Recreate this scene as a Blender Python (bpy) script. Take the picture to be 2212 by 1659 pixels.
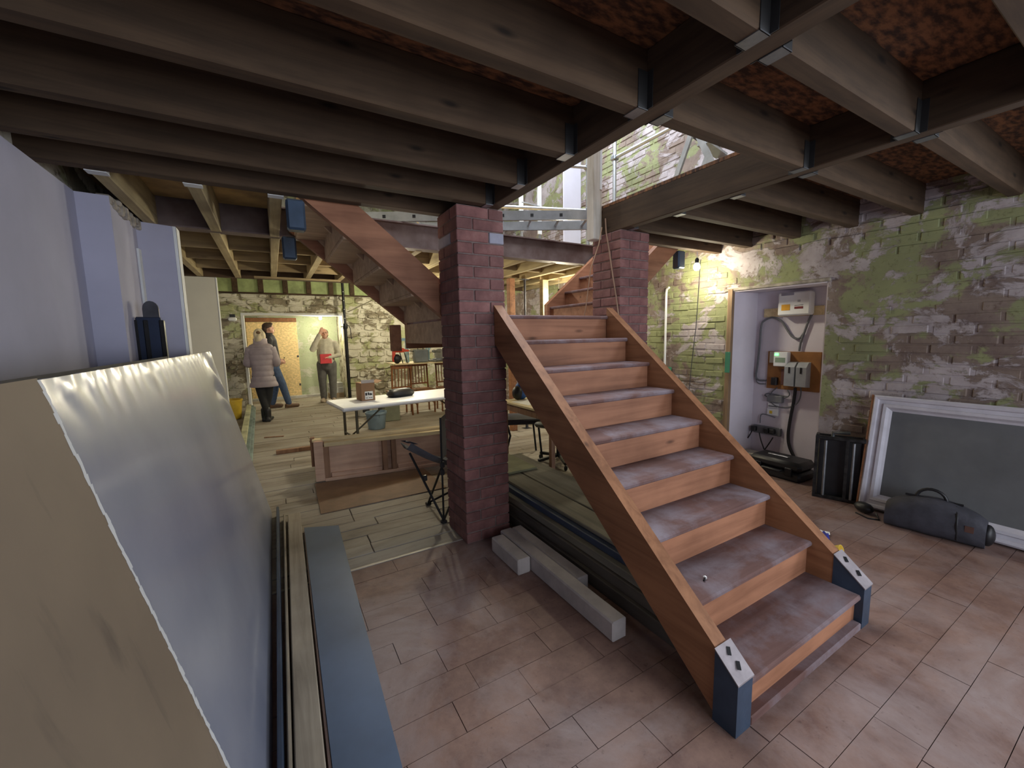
import bpy, bmesh, math, random
from mathutils import Vector, Matrix, Euler, noise
R = random.Random(7)
for o in list(bpy.data.objects): bpy.data.objects.remove(o, do_unlink=True)
SC = bpy.context.scene
COL = SC.collection

# ---------------------------------------------------------------- camera
CAM_H = 1.413
def make_camera():
    yaw, pitch, roll, f = .5287, .1171, -.0204, 880.0135
    f0 = Vector((math.sin(yaw), math.cos(yaw), 0)); r0 = Vector((math.cos(yaw), -math.sin(yaw), 0)); u0 = Vector((0, 0, 1))
    fw = f0*math.cos(pitch) - u0*math.sin(pitch); u = u0*math.cos(pitch) + f0*math.sin(pitch)
    r = r0*math.cos(roll) + u*math.sin(roll); u2 = u*math.cos(roll) - r0*math.sin(roll)
    cam = bpy.data.cameras.new('camera'); cam.sensor_width = 36; cam.sensor_fit = 'HORIZONTAL'
    cam.lens = f/2212*36; cam.clip_start = .03; cam.clip_end = 200
    o = bpy.data.objects.new('camera', cam); COL.objects.link(o)
    m = Matrix((r, u2, -fw)).transposed().to_4x4(); m.translation = Vector((0, 0, CAM_H))
    o.matrix_world = m; SC.camera = o
make_camera()
# ---------------------------------------------------------------- world, daylight, exposure
W = bpy.data.worlds.new('World'); SC.world = W; W.use_nodes = True
W.node_tree.nodes['Background'].inputs[0].default_value = (.72, .83, 1, 1)
W.node_tree.nodes['Background'].inputs[1].default_value = .6
def area(name, loc, target, sx, sy, power, col):
    l = bpy.data.lights.new(name, 'AREA'); l.shape = 'RECTANGLE'; l.size = sx; l.size_y = sy; l.energy = power; l.color = col
    o = bpy.data.objects.new(name, l); COL.objects.link(o); o.location = loc
    o.rotation_euler = (Vector(target)-Vector(loc)).to_track_quat('-Z', 'Y').to_euler()
    return o
area('daylight_front_window', (1.75, -2.74, 1.42), (1.75, 3, 1.42), 3.3, 1.75, 72, (.84, .90, 1.0))
area('daylight_side_window', (4.24, -1.55, 1.35), (0, -1.55+1.2, 1.3), 1.6, 1.4, 55, (.84, .90, 1.0))
area('daylight_roof_opening', (2.6, 3.4, 5.1), (2.6, 3.4, 0), 3.0, 4.4, 230, (.86, .92, 1.0))
SC.view_settings.view_transform = 'Standard'; SC.view_settings.look = 'None'
SC.view_settings.gamma = 1; SC.view_settings.use_curve_mapping = False
SC.view_settings.exposure = 0.55

# ---------------------------------------------------------------- helpers
def S(r, g, b):
    f = lambda c: (c/255/12.92) if c/255 <= .04045 else ((c/255+.055)/1.055)**2.4
    return (f(r), f(g), f(b), 1)
class MB:
    def __init__(s): s.v = []; s.f = []; s.m = []; s.mi = 0; s.T = None
    def _add(s, vs, fs):
        n = len(s.v)
        if s.T is not None: vs = [s.T @ Vector(p) for p in vs]
        s.v += [tuple(p) for p in vs]
        for f in fs: s.f.append([n+i for i in f]); s.m.append(s.mi)
        return s
    def mat(s, i): s.mi = i; return s
    def xf(s, m): s.T = m; return s
    def box(s, x0, x1, y0, y1, z0, z1, c=0):
        if x1 < x0: x0, x1 = x1, x0
        if y1 < y0: y0, y1 = y1, y0
        if z1 < z0: z0, z1 = z1, z0
        if c <= 0:
            vs = [(x, y, z) for x in (x0, x1) for y in (y0, y1) for z in (z0, z1)]
            return s._add(vs, [(0,1,3,2),(4,6,7,5),(0,4,5,1),(2,3,7,6),(0,2,6,4),(1,5,7,3)])
        lo = (x0,y0,z0); hi = (x1,y1,z1); vs = []; ix = {}
        c = min(c, .45*min(x1-x0, y1-y0, z1-z0))
        for a in (0,1):
            for b in (0,1):
                for d in (0,1):
                    sg = (a,b,d)
                    for k in range(3):
                        p = []
                        for q in range(3):
                            e = hi[q] if sg[q] else lo[q]
                            if q != k: e += -c if sg[q] else c
                            p.append(e)
                        ix[(sg,k)] = len(vs); vs.append(tuple(p))
        fs = []
        for k in range(3):
            i, j = [q for q in range(3) if q != k]
            for e in (0,1):
                fc = []
                for (p,q) in ((0,0),(1,0),(1,1),(0,1)):
                    sg = [0,0,0]; sg[k]=e; sg[i]=p; sg[j]=q; fc.append(ix[(tuple(sg),k)])
                fs.append(fc)
            for p in (0,1):
                for q in (0,1):
                    a = [0,0,0]; a[i]=p; a[j]=q; b = list(a); b[k]=1
                    fs.append([ix[(tuple(a),i)], ix[(tuple(b),i)], ix[(tuple(b),j)], ix[(tuple(a),j)]])
        for a in (0,1):
            for b in (0,1):
                for d in (0,1): fs.append([ix[((a,b,d),k)] for k in range(3)])
        return s._add(vs, fs)
    def ring_loft(s, rings, caps=True, closed=False):
        n = len(rings[0]); vs = [p for r in rings for p in r]; fs = []
        m = len(rings)
        for i in range(m if closed else m-1):
            for j in range(n):
                a = i*n+j; b = i*n+(j+1) % n; c = ((i+1) % m)*n+(j+1) % n; d = ((i+1) % m)*n+j
                fs.append((a,b,c,d))
        if caps and not closed: fs.append(list(range(n))[::-1]); fs.append([(m-1)*n+j for j in range(n)])
        return s._add(vs, fs)
    def tube(s, pts, r, n=8, closed=False, flat=1.0, up=None):
        pts = [Vector(p) for p in pts]
        if not hasattr(r, '__len__'): r = [r]*len(pts)
        t0 = (pts[1]-pts[0]).normalized()
        u = Vector(up) if up else (Vector((0,0,1)) if abs(t0.z) < .9 else Vector((0,1,0)))
        u = (u - t0*u.dot(t0)).normalized(); rings = []
        for i, p in enumerate(pts):
            if closed: t = (pts[(i+1) % len(pts)]-pts[i-1]).normalized()
            elif i == 0: t = t0
            elif i == len(pts)-1: t = (pts[i]-pts[i-1]).normalized()
            else: t = ((pts[i+1]-pts[i]).normalized()+(pts[i]-pts[i-1]).normalized()).normalized()
            u = (u - t*u.dot(t)); u = u.normalized() if u.length > 1e-6 else t.orthogonal().normalized()
            w = t.cross(u)
            rings.append([p + u*(math.cos(2*math.pi*k/n)*r[i]*flat) + w*(math.sin(2*math.pi*k/n)*r[i]) for k in range(n)])
        return s.ring_loft(rings, True, closed)
    def capsule(s, pts, r, n=12):   # tube with rounded ends, closed volume
        pts = [Vector(p) for p in pts]
        if not hasattr(r, '__len__'): r = [r]*len(pts)
        a = (pts[0]-pts[1]).normalized(); b = (pts[-1]-pts[-2]).normalized()
        P = []; Q = []
        for t in (.98,.8,.5): P.append(pts[0]+a*r[0]*t); Q.append(r[0]*math.sqrt(1-t*t))
        P += pts; Q += list(r)
        for t in (.5,.8,.98): P.append(pts[-1]+b*r[-1]*t); Q.append(r[-1]*math.sqrt(1-t*t))
        return s.tube(P, Q, n)
    def ell(s, c, rad, n=14, m=9, rot=None):
        c = Vector(c); rings = []
        for i in range(m+1):
            th = math.pi*(.02+.96*i/m); z = math.cos(th); q = math.sin(th); rg = []
            for k in range(n):
                p = Vector((rad[0]*q*math.cos(2*math.pi*k/n), rad[1]*q*math.sin(2*math.pi*k/n), rad[2]*z))
                if rot: p = rot @ p
                rg.append(c+p)
            rings.append(rg)
        return s.ring_loft(rings)
    def lathe(s, prof, c=(0,0,0), n=20, caps=True):
        rings = [[(c[0]+r*math.cos(2*math.pi*k/n), c[1]+r*math.sin(2*math.pi*k/n), c[2]+z) for k in range(n)] for r, z in prof]
        return s.ring_loft(rings, caps)
    def prism(s, poly, axis, a, b):
        def mk(p, q): return {'X': (q,p[0],p[1]), 'Y': (p[0],q,p[1]), 'Z': (p[0],p[1],q)}[axis]
        return s.ring_loft([[mk(p,a) for p in poly], [mk(p,b) for p in poly]])
    def bar(s, a, b, w, h, up=(0,0,1), c=0):   # rectangular bar between two points
        a = Vector(a); b = Vector(b); t = (b-a); L = t.length; t.normalize(); u = Vector(up); u = (u-t*u.dot(t)).normalized(); x = t.cross(u)
        M = Matrix((t, x, u)).transposed().to_4x4(); M.translation = a
        old = s.T; s.T = M if old is None else old @ M
        s.box(0, L, -w/2, w/2, -h/2, h/2, c); s.T = old
        return s
    def grid(s, fn, nu, nv, thick=0):
        vs = []; fs = []
        for i in range(nu+1):
            for j in range(nv+1): vs.append(Vector(fn(i/nu, j/nv)))
        w = nv+1
        for i in range(nu):
            for j in range(nv): fs.append((i*w+j, (i+1)*w+j, (i+1)*w+j+1, i*w+j+1))
        return s._add(vs, fs)
    def mesh(s, name, mats=None, smooth=0):
        me = bpy.data.meshes.new(name); me.from_pydata(s.v, [], s.f)
        for m in (mats or []): me.materials.append(m)
        if mats and len(mats) > 1: me.polygons.foreach_set('material_index', s.m)
        bm = bmesh.new(); bm.from_mesh(me); bmesh.ops.recalc_face_normals(bm, faces=bm.faces); bm.to_mesh(me); bm.free()
        if smooth:
            me.polygons.foreach_set('use_smooth', [True]*len(me.polygons))
            me.set_sharp_from_angle(angle=math.radians(smooth))
        me.update(); return me
    def build(s, name, mats, parent=None, smooth=0, loc=None, label=None):
        if not isinstance(mats, (list, tuple)): mats = [mats]
        if loc is not None and s.v: s.v = [(p[0]-loc[0], p[1]-loc[1], p[2]-loc[2]) for p in s.v]
        o = bpy.data.objects.new(name, s.mesh(name, mats, smooth)); COL.objects.link(o)
        if parent is not None: o.parent = parent
        if loc is not None: o.location = loc
        if label: o['label'] = label
        return o
def put(name, me, parent=None, loc=(0,0,0), rot=(0,0,0), sc=None):
    o = bpy.data.objects.new(name, me); COL.objects.link(o)
    if parent is not None: o.parent = parent
    o.location = loc; o.rotation_euler = rot
    if sc: o.scale = sc
    return o
def tag(o, label, cat, group=None):
    o['label'] = label; o['category'] = cat
    if group: o['group'] = group
    return o
def thing(name, label, cat, loc=(0,0,0), rotz=0, group=None):
    o = bpy.data.objects.new(name, None); o.empty_display_size = .1; COL.objects.link(o)
    o.location = loc; o.rotation_euler = (0,0,rotz)
    return tag(o, label, cat, group)
def struct(o): o['kind'] = 'structure'; return o
def copy_tree(o, parent=None):
    c = o.copy(); COL.objects.link(c); c.parent = parent
    for ch in o.children: copy_tree(ch, c)
    return c
def fuse(mb, name, mats, voxel=.014, sm=4):
    me = mb.mesh(name, mats); ob = bpy.data.objects.new('tmp', me); COL.objects.link(ob)
    md = ob.modifiers.new('r', 'REMESH'); md.mode = 'VOXEL'; md.voxel_size = voxel; md.use_smooth_shade = True
    if sm: ms = ob.modifiers.new('s', 'SMOOTH'); ms.factor = .5; ms.iterations = sm
    dg = bpy.context.evaluated_depsgraph_get()
    out = bpy.data.meshes.new_from_object(ob.evaluated_get(dg)); out.name = name
    bpy.data.objects.remove(ob, do_unlink=True)
    if not out.materials:
        for m in mats: out.materials.append(m)
    out.polygons.foreach_set('use_smooth', [True]*len(out.polygons))
    return out
# ---------------------------------------------------------------- materials
def newmat(name):
    m = bpy.data.materials.new(name); m.use_nodes = True; nt = m.node_tree
    return m, nt, nt.nodes['Principled BSDF']
def nd(nt, t, **k):
    n = nt.nodes.new(t)
    for a, b in k.items(): setattr(n, a, b)
    return n
def coords(nt, world=False, scale=(1,1,1), off=(0,0,0)):
    mp = nd(nt, 'ShaderNodeMapping'); mp.inputs['Scale'].default_value = scale; mp.inputs['Location'].default_value = off
    if world: nt.links.new(nd(nt, 'ShaderNodeNewGeometry').outputs['Position'], mp.inputs['Vector'])
    else: nt.links.new(nd(nt, 'ShaderNodeTexCoord').outputs['Object'], mp.inputs['Vector'])
    return mp.outputs[0]
def nz(nt, vec, scale, detail=5, rough=.55, dist=0):
    n = nd(nt, 'ShaderNodeTexNoise'); n.inputs['Scale'].default_value = scale; n.inputs['Detail'].default_value = detail
    n.inputs['Roughness'].default_value = rough; n.inputs['Distortion'].default_value = dist
    nt.links.new(vec, n.inputs['Vector']); return n.outputs['Fac']
def ramp(nt, fac, stops):
    r = nd(nt, 'ShaderNodeValToRGB'); el = r.color_ramp.elements
    while len(el) < len(stops): el.new(.5)
    for e, (p, c) in zip(el, stops): e.position = p; e.color = c if len(c) == 4 else (*c, 1)
    nt.links.new(fac, r.inputs[0]); return r.outputs[0]
def mask(nt, fac, a, b): return ramp(nt, fac, [(a, (0,0,0,1)), (b, (1,1,1,1))])
def mix(nt, fac, a, b, mode='MIX'):
    m = nd(nt, 'ShaderNodeMix', data_type='RGBA', blend_type=mode)
    for i, x in ((0, fac), (6, a), (7, b)):
        if isinstance(x, (int, float)): m.inputs[i].default_value = x
        elif isinstance(x, tuple): m.inputs[i].default_value = x
        else: nt.links.new(x, m.inputs[i])
    return m.outputs[2]
def rnd(nt, col, amt):
    oi = nd(nt, 'ShaderNodeObjectInfo'); mr = nd(nt, 'ShaderNodeMapRange')
    mr.inputs[3].default_value = 1-amt; mr.inputs[4].default_value = 1+amt
    nt.links.new(oi.outputs['Random'], mr.inputs[0])
    h = nd(nt, 'ShaderNodeHueSaturation'); nt.links.new(mr.outputs[0], h.inputs['Value']); nt.links.new(col, h.inputs['Color'])
    return h.outputs[0]
def bump(nt, b, h, strength, dist=.01):
    n = nd(nt, 'ShaderNodeBump'); n.inputs['Strength'].default_value = strength; n.inputs['Distance'].default_value = dist
    nt.links.new(h, n.inputs['Height']); nt.links.new(n.outputs[0], b.inputs['Normal'])
def plain(name, c, rough=.6, metal=0, var=.12, scale=6, bmp=.15, world=False, rand=0, stretch=(1,1,1), detail=6, c2=None, spec=None, p=(.3,.7)):
    m, nt, b = newmat(name); v = coords(nt, world, stretch); f = nz(nt, v, scale, detail)
    lo = c2 if c2 else tuple(x*(1-var*2) for x in c[:3])+(1,); hi = tuple(min(1, x*(1+var)) for x in c[:3])+(1,)
    col = ramp(nt, f, [(p[0], lo), (p[1], hi)])
    if rand: col = rnd(nt, col, rand)
    nt.links.new(col, b.inputs['Base Color']); b.inputs['Roughness'].default_value = rough; b.inputs['Metallic'].default_value = metal
    if spec is not None: b.inputs['Specular IOR Level'].default_value = spec
    if bmp: bump(nt, b, nz(nt, v, scale*5, 4), bmp, .004)
    return m
def wood(name, c1, c2, axis='X', rough=.7, rand=.1, scale=1., dust=None, dthr=(.5,.7), world=False, knots=True):
    m, nt, b = newmat(name); i = 'XYZ'.index(axis); st = [11*scale]*3; st[i] = .7*scale
    v = coords(nt, world, tuple(st)); f = nz(nt, v, 1.6, 8, .62, .5)
    col = ramp(nt, f, [(.25, c2), (.55, c1), (.8, tuple(min(1, x*1.25) for x in c1[:3])+(1,))])
    v2 = coords(nt, world); big = nz(nt, v2, 2.3, 4)
    col = mix(nt, mask(nt, big, .42, .8), col, mix(nt, 1., col, (.62,.58,.55,1), 'MULTIPLY'))
    if knots:
        ks = [6.]*3; ks[i] = 1.9; vo = nd(nt, 'ShaderNodeTexVoronoi'); vo.inputs['Scale'].default_value = 1.1*scale
        nt.links.new(coords(nt, world, tuple(ks)), vo.inputs['Vector'])
        col = mix(nt, ramp(nt, vo.outputs['Distance'], [(.03, (1,1,1,1)), (.11, (0,0,0,1))]), col, tuple(x*.5 for x in c2[:3])+(1,))
    if dust:
        d = nz(nt, coords(nt, True), 3.1, 9, .65, .3)
        col = mix(nt, mask(nt, d, *dthr), col, dust)
    if rand: col = rnd(nt, col, rand)
    nt.links.new(col, b.inputs['Base Color']); b.inputs['Roughness'].default_value = rough; b.inputs['Specular IOR Level'].default_value = .3
    bump(nt, b, f, .12, .004); return m
def glow(name, c, s):
    m, nt, b = newmat(name); b.inputs['Base Color'].default_value = c
    b.inputs['Emission Color'].default_value = c; b.inputs['Emission Strength'].default_value = s; return m
def peeled(name, g1, g2, w1, w2, b1, b2, tg, tw, off, sharp=.02):
    """old green distemper, white plaster and bare masonry in ragged patches"""
    m, nt, b = newmat(name); v = coords(nt, True, off=off)
    base = ramp(nt, nz(nt, v, 4.5, 9, .65), [(.3, b1), (.7, b2)])
    green = ramp(nt, nz(nt, v, 1.7, 8, .6), [(.3, g2), (.7, g1)])
    white = ramp(nt, nz(nt, v, 5, 8, .6), [(.3, w2), (.7, w1)])
    mg = nz(nt, coords(nt, True, (1,1,1.25), (off[0]+3.1, off[1], off[2])), 1.7, 11, .66, .4)
    mw = nz(nt, coords(nt, True, (1,1,1.5), (off[0], off[1]+7.7, off[2]+2)), 2.5, 12, .68, .5)
    col = mix(nt, mask(nt, mg, tg-sharp, tg+sharp), base, green)
    wm = mask(nt, mw, tw-sharp, tw+sharp)
    col = mix(nt, wm, col, white)
    fine = nz(nt, v, 26, 7, .7)
    col = mix(nt, mask(nt, fine, .56, .72), col, mix(nt, 1., col, (.55,.5,.45,1), 'MULTIPLY'))
    nt.links.new(col, b.inputs['Base Color']); b.inputs['Roughness'].default_value = .85; b.inputs['Specular IOR Level'].default_value = .25
    hh = mix(nt, .45, nz(nt, v, 14, 8, .65), wm); bump(nt, b, hh, .55, .015); return m

M = {}
M['joist'] = wood('joist_timber', S(80,63,47), S(50,39,29), 'X', .85)
M['joist_y'] = wood('joist_timber_long', S(80,63,47), S(50,39,29), 'Y', .8)
M['pale_joist'] = wood('pale_joist_timber', S(176,160,122), S(128,112,84), 'Y', .8)
M['pale_joist_x'] = wood('pale_joist_timber_cross', S(150,132,98), S(105,88,66), 'X', .8)
M['stair'] = wood('stair_pine', S(148,103,72), S(114,75,50), 'Y', .6, .06, knots=True)
M['stair_x'] = wood('stair_pine_cross', S(158,110,82), S(126,83,60), 'X', .6, .05)
M['tread'] = wood('dusty_tread', S(108,80,74), S(86,60,56), 'X', .8, .05, dust=S(126,116,122), dthr=(.44,.68), knots=False)
M['ply'] = wood('stair_plywood', S(198,172,144), S(170,144,120), 'X', .8, .05, knots=False)
M['steel'] = plain('galvanised_steel', S(150,154,158), .4, .9, .15, 12)
M['dark_steel'] = plain('primed_steel', S(70,70,76), .5, .3, .2, 8)
M['rust_steel'] = plain('red_oxide_steel', S(104,90,86), .6, .2, .25, 5, c2=S(80,58,52))
M['alu'] = plain('aluminium', S(188,190,192), .35, .85, .1, 10)
M['blue_steel'] = plain('blue_grey_steel', S(62,78,98), .45, .4, .15, 7)
M['plaster_l'] = plain('lilac_plasterboard', S(170,169,188), .75, 0, .06, 1.8, .06, True)
M['cream'] = plain('cream_board', S(206,202,184), .7, 0, .05, 2, .05)
M['white_trim'] = plain('white_plaster_edge', S(214,216,216), .7, 0, .05, 5)
M['osb_deck'] = plain('osb_deck', S(124,84,54), .85, 0, .3, 16, .3, True, 0, (1,2.6,1), 10, S(66,44,32), p=(.4,.62))
M['deck_pale'] = plain('pale_deck', S(190,158,104), .75, 0, .2, 6, .2, True)
M['wall_r'] = peeled('peeled_green_brick', S(150,156,112), S(122,124,94), S(186,178,180), S(148,138,138), S(106,90,86), S(142,128,116), .495, .53, (0,0,0))
M['wall_f'] = peeled('peeled_stone', S(184,188,146), S(152,152,112), S(216,212,196), S(186,180,160), S(106,98,82), S(156,146,124), .52, .495, (5,3,1))
M['wall_recess'] = peeled('pale_green_recess', S(188,198,168), S(172,182,150), S(212,212,198), S(194,194,180), S(160,158,136), S(184,182,156), .36, .54, (2,9,4))
M['mortar'] = plain('mortar', S(120,104,100), .9, 0, .15, 30)
def brickmat():
    m, nt, b = newmat('red_brick'); v = coords(nt); f = nz(nt, v, 9, 7, .6)
    col = ramp(nt, f, [(.3, S(98,64,62)), (.55, S(124,84,80)), (.8, S(144,108,102))])
    col = rnd(nt, col, .22)
    nt.links.new(col, b.inputs['Base Color']); b.inputs['Roughness'].default_value = .8; bump(nt, b, nz(nt, v, 40, 6), .35, .004)
    return m
M['brick'] = brickmat()
def floormat(name, c1, c2, dust, thr, seed, rand=.08, stretch=(1,1,1)):
    m, nt, b = newmat(name); v = coords(nt, True, stretch, (seed,0,0))
    col = ramp(nt, nz(nt, v, 3.6, 11, .72), [(.34, c2), (.66, c1)])
    col = rnd(nt, col, rand)
    col = mix(nt, mask(nt, nz(nt, coords(nt, True, stretch, (0,seed,0)), 1.4, 10, .68, .5), *thr), col, dust)
    sp = nz(nt, v, 34, 6, .7); col = mix(nt, mask(nt, sp, .6, .75), col, mix(nt, 1., col, (.55,.5,.5,1), 'MULTIPLY'))
    nt.links.new(col, b.inputs['Base Color']); b.inputs['Roughness'].default_value = .62; b.inputs['Specular IOR Level'].default_value = .35
    bump(nt, b, sp, .2, .004); return m
M['floor_a'] = floormat('worn_wood_block', S(144,114,100), S(104,78,70), S(156,140,136), (.44,.68), 4, .06)
M['floor_b'] = floormat('dusty_old_boards', S(146,134,118), S(100,90,80), S(160,153,142), (.36,.58), 9, .06, (.5,2.0,1))
M['floor_base'] = plain('dark_subfloor', S(66,54,50), .9, 0, .2, 8)
M['black'] = plain('black_plastic', S(30,30,33), .45, 0, .2, 10)
M['black_metal'] = plain('black_metal', S(38,38,40), .4, .5, .2, 10)
M['white'] = plain('white_plastic', S(226,228,228), .45, 0, .04, 6, .03)
M['paper'] = plain('white_paper', S(236,236,230), .8, 0, .03, 6, .03)
M['card'] = plain('cardboard', S(158,122,90), .8, 0, .08, 8, .1)
# ================================================================ structure
ZC, ZD = 2.24, 2.45      # joist underside, deck underside
XR = 4.18
fl = MB().box(-1.4, 4.62, -2.95, 11.6, -.09, -.014).build('floor', M['floor_base']); struct(fl)
MB().box(-.86, XR, -2.8, -.085, -.0145, -.001).build('floor_slab', M['floor_a'], fl)
blk = {}
def block_mesh(w, mat, wd, ch=.0018):
    k = (round(w,2), mat.name)
    if k not in blk: blk[k] = MB().box(-w/2, w/2, -wd/2, wd/2, -.013, 0, ch if ch > .003 else 0).mesh('floor_block', [mat])
    return blk[k]
y = 2.53; row = 0; NB = 0
while y > -.06:
    x = -.86 + R.choice((0, -.1, -.2, -.28))
    while x < XR-.02:
        w = R.choice((.3,.36,.42,.48)); x1 = min(x+w, XR)
        a = max(x, -.86)
        if x1-a > .06:
            wq = x1-a-.0025
            put('floor_block', block_mesh(wq, M['floor_a'], .1428), fl, ((a+x1)/2, y-.0725, R.uniform(-.0014,.001)), (0,0,R.uniform(-.002,.002))); NB += 1
        x = x1 if x1 == XR else x+w
    y -= .145; row += 1
MB().box(-.86, XR, 2.532, 2.552, -.014, .004).build('floor_strip', plain('floor_strip_metal', S(168,160,150), .5, .3), fl)
y = 2.556
while y < 11.4:
    x = -.9 + R.uniform(-.8, 0); xe = XR if y < 10.3 else 1.48
    while x < xe-.02:
        w = R.choice((1.5,1.9,2.3)); x1 = min(x+w, xe); a = max(x, -.9 if y < 10.3 else -.5)
        if x1-a > .05:
            put('floor_board', block_mesh(x1-a-.004, M['floor_b'], .1365, .0035), fl, ((a+x1)/2, y+.07, R.uniform(-.004,.002)), (0,0,R.uniform(-.0012,.0012)))
        x += w
    y += .14
MB().box(XR, 4.55, 1.72, 2.56, -.014, -.001).build('niche_floor', M['floor_a'], fl)

# ---- right wall with the meter niche
NY0, NY1, NZ = 1.71, 2.57, 1.83
wr = MB()
wr.box(XR, 4.75, -2.95, -2.4, -.08, 5.2).box(XR, 4.75, -.7, NY0, -.08, 5.2).box(XR, 4.75, -2.4, -.7, -.08, .6).box(XR, 4.75, -2.4, -.7, 2.1, 5.2).box(XR, 4.75, NY1, 11.6, -.08, 5.2).box(XR, 4.75, NY0, NY1, NZ, 5.2).box(4.56, 4.75, NY0, NY1, -.08, NZ)
wr = struct(wr.build('wall_right', M['wall_r']))
M['niche'] = plain('white_niche_plaster', S(214,208,218), .8, 0, .05, 2.5, .1, True)
MB().box(4.535, 4.562, NY0, NY1, 0, NZ).build('niche_back', M['niche'], wr)
MB().prism([(XR+.005, NY1-.02), (4.54, NY1-.075), (4.54, NY1), (XR+.005, NY1)], 'Z', 0, NZ).build('niche_lining', M['niche'], wr)
MB().box(XR+.01, 4.54, NY0, NY0+.012, 0, NZ).build('niche_lining', M['niche'], wr)
MB().box(XR-.0, 4.54, NY0+.01, NY1-.02, NZ-.012, NZ).build('niche_lining', M['niche'], wr)
M['jamb'] = wood('old_jamb_timber', S(150,126,100), S(104,84,66), 'Z', .8, 0)
jb = MB().box(XR-.022, XR+.03, NY1-.022, NY1+.03, 0, NZ+.02, .004).build('niche_jamb', M['jamb'], wr)
MB().box(XR-.0235, XR-.015, NY1-.0225, NY1+.0305, .98, 1.2, .001).build('green_paint_band', plain('green_paint', S(52,122,96), .6), jb)
MB().box(XR-.014, XR+.02, NY0-.02, NY1+.07, NZ-.004, NZ+.03, .008).build('niche_head', plain('rough_head_plaster', S(168,160,146), .9, 0, .25, 14, .5), wr)
# individual bricks showing through the paint
def ex(y, z): return noise.noise(Vector((y*.75, z*1.05, 3.3)))*.7 + noise.noise(Vector((y*2.3, z*2.6, 9.1)))*.3
cand = []
zz = .02; r = 0
while zz < 5.0:
    yy = -1.2 + (r % 2)*.1125
    while yy < 10.3:
        ym = yy+.107
        inn = (NY0-.13 < ym < NY1+.13 and zz < NZ+.03)
        if not inn and not (-2.6 < ym < -.5) and ex(ym, zz) > -.12: cand.append((yy, zz))
        yy += .225
    zz += .075; r += 1
bms = [MB().box(-.008, .012, -.1065+R.uniform(0,.004), .1065-R.uniform(0,.006), -.0325+R.uniform(0,.003), .0325-R.uniform(0,.004), R.uniform(.003,.008)).mesh('wall_brick', [M['wall_r']]) for _ in range(8)]
def near(c):
    d = math.hypot(XR, c[0]+.1); vis = (c[1] < 2.24 and c[0] > .35) or (c[1] > 2.7 and 2.3 < c[0] < 6)
    return d + (0 if vis else 50)
cand.sort(key=near)
for (yy, zz) in cand[:300]:
    put('wall_brick', R.choice(bms), wr, (XR+R.uniform(-.002,.006), yy+.107+R.uniform(-.006,.006), zz+.0325+R.uniform(-.004,.004)), (R.uniform(-.03,.03), 0, R.uniform(-.025,.025)))
st = MB()
for (yy, zz) in cand[300:]:
    q = R.uniform(-.007,.0); st.box(XR-.010-q, XR+.01, yy+R.uniform(0,.005), yy+.215-R.uniform(0,.006), zz, zz+.065-R.uniform(0,.004), .005)
so = st.build('wall_bricks_far', M['wall_r'], wr); so['kind'] = 'stuff'

# ---- left wall: stepped plasterboard, then the far stub
lw = MB().prism([(-.86,-2.95),(-.86,3.18),(-.725,3.2),(-.735,3.76),(-.536,3.83),(-.536,3.96),(-.9,3.96),(-.9,10.4),(-1.4,10.4),(-1.4,-2.95)], 'Z', -.02, ZC)
lw = struct(lw.build('wall_left', M['plaster_l']))
MB().prism([(-.5365,3.828),(-.530,3.828),(-.530,3.962),(-.5365,3.962)], 'Z', 0, ZC).build('corner_bead', M['white_trim'], lw)
MB().prism([(-.548,3.822),(-.53,3.828),(-.53,3.842),(-.548,3.84)], 'Z', 0, ZC).build('corner_bead', M['white_trim'], lw)
MB().prism([(-.742,3.70),(-.722,3.70),(-.722,3.775),(-.69,3.79),(-.742,3.79)], 'Z', 0, 2.05).build('plaster_strip', M['white_trim'], lw)
rp = MB()
for k in range(26):
    t = k/25; yy = 3.2+t*.58; rp.box(-.78+R.uniform(-.03,.02), -.715+R.uniform(-.02,.015), yy, yy+.05, ZC-R.uniform(.01,.07), ZC+.01, .008)
rp = rp.build('broken_plaster', plain('broken_plaster', S(150,142,132), .9, 0, .25, 18, .4), lw); rp['kind'] = 'stuff'
pf = struct(MB().box(-.9, -.56, 6.55, 6.65, -.02, ZC).build('wall_partition', M['cream']))
MB().box(-.5605, -.553, 6.545, 6.655, 0, ZC).build('edge_bead', M['white_trim'], pf)

# ---- far wall with the boarded opening
YF = 10.4
OX0, OX1, OZ = -.5, 1.48, 2.0
wf = MB().box(-1.4, OX0, YF, 11.6, -.05, 5.2).box(OX0, OX1, YF, 11.6, OZ, 5.2).box(OX1, XR, YF, 11.6, -.05, 5.2)
wf = struct(wf.build('wall_far', M['wall_f']))
wb = struct(MB().box(OX0-.02, OX1+.02, 11.42, 11.55, -.05, OZ).build('wall_recess', M['wall_recess']))
MB().box(OX0, OX1, 11.30, 11.42, -.014, .06, .01).build('recess_sill', plain('pale_sill', S(190,188,184), .8), wb)
for (a,b) in ((OX0-.02,OX0+.03),): MB().box(a, b, YF-.012, YF+.3, 0, OZ).build('opening_trim', M['white_trim'], wf)
MB().box(OX0-.02, OX1+.02, YF-.015, YF+.3, OZ-.03, OZ+.015).build('opening_trim', M['white_trim'], wf)
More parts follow.
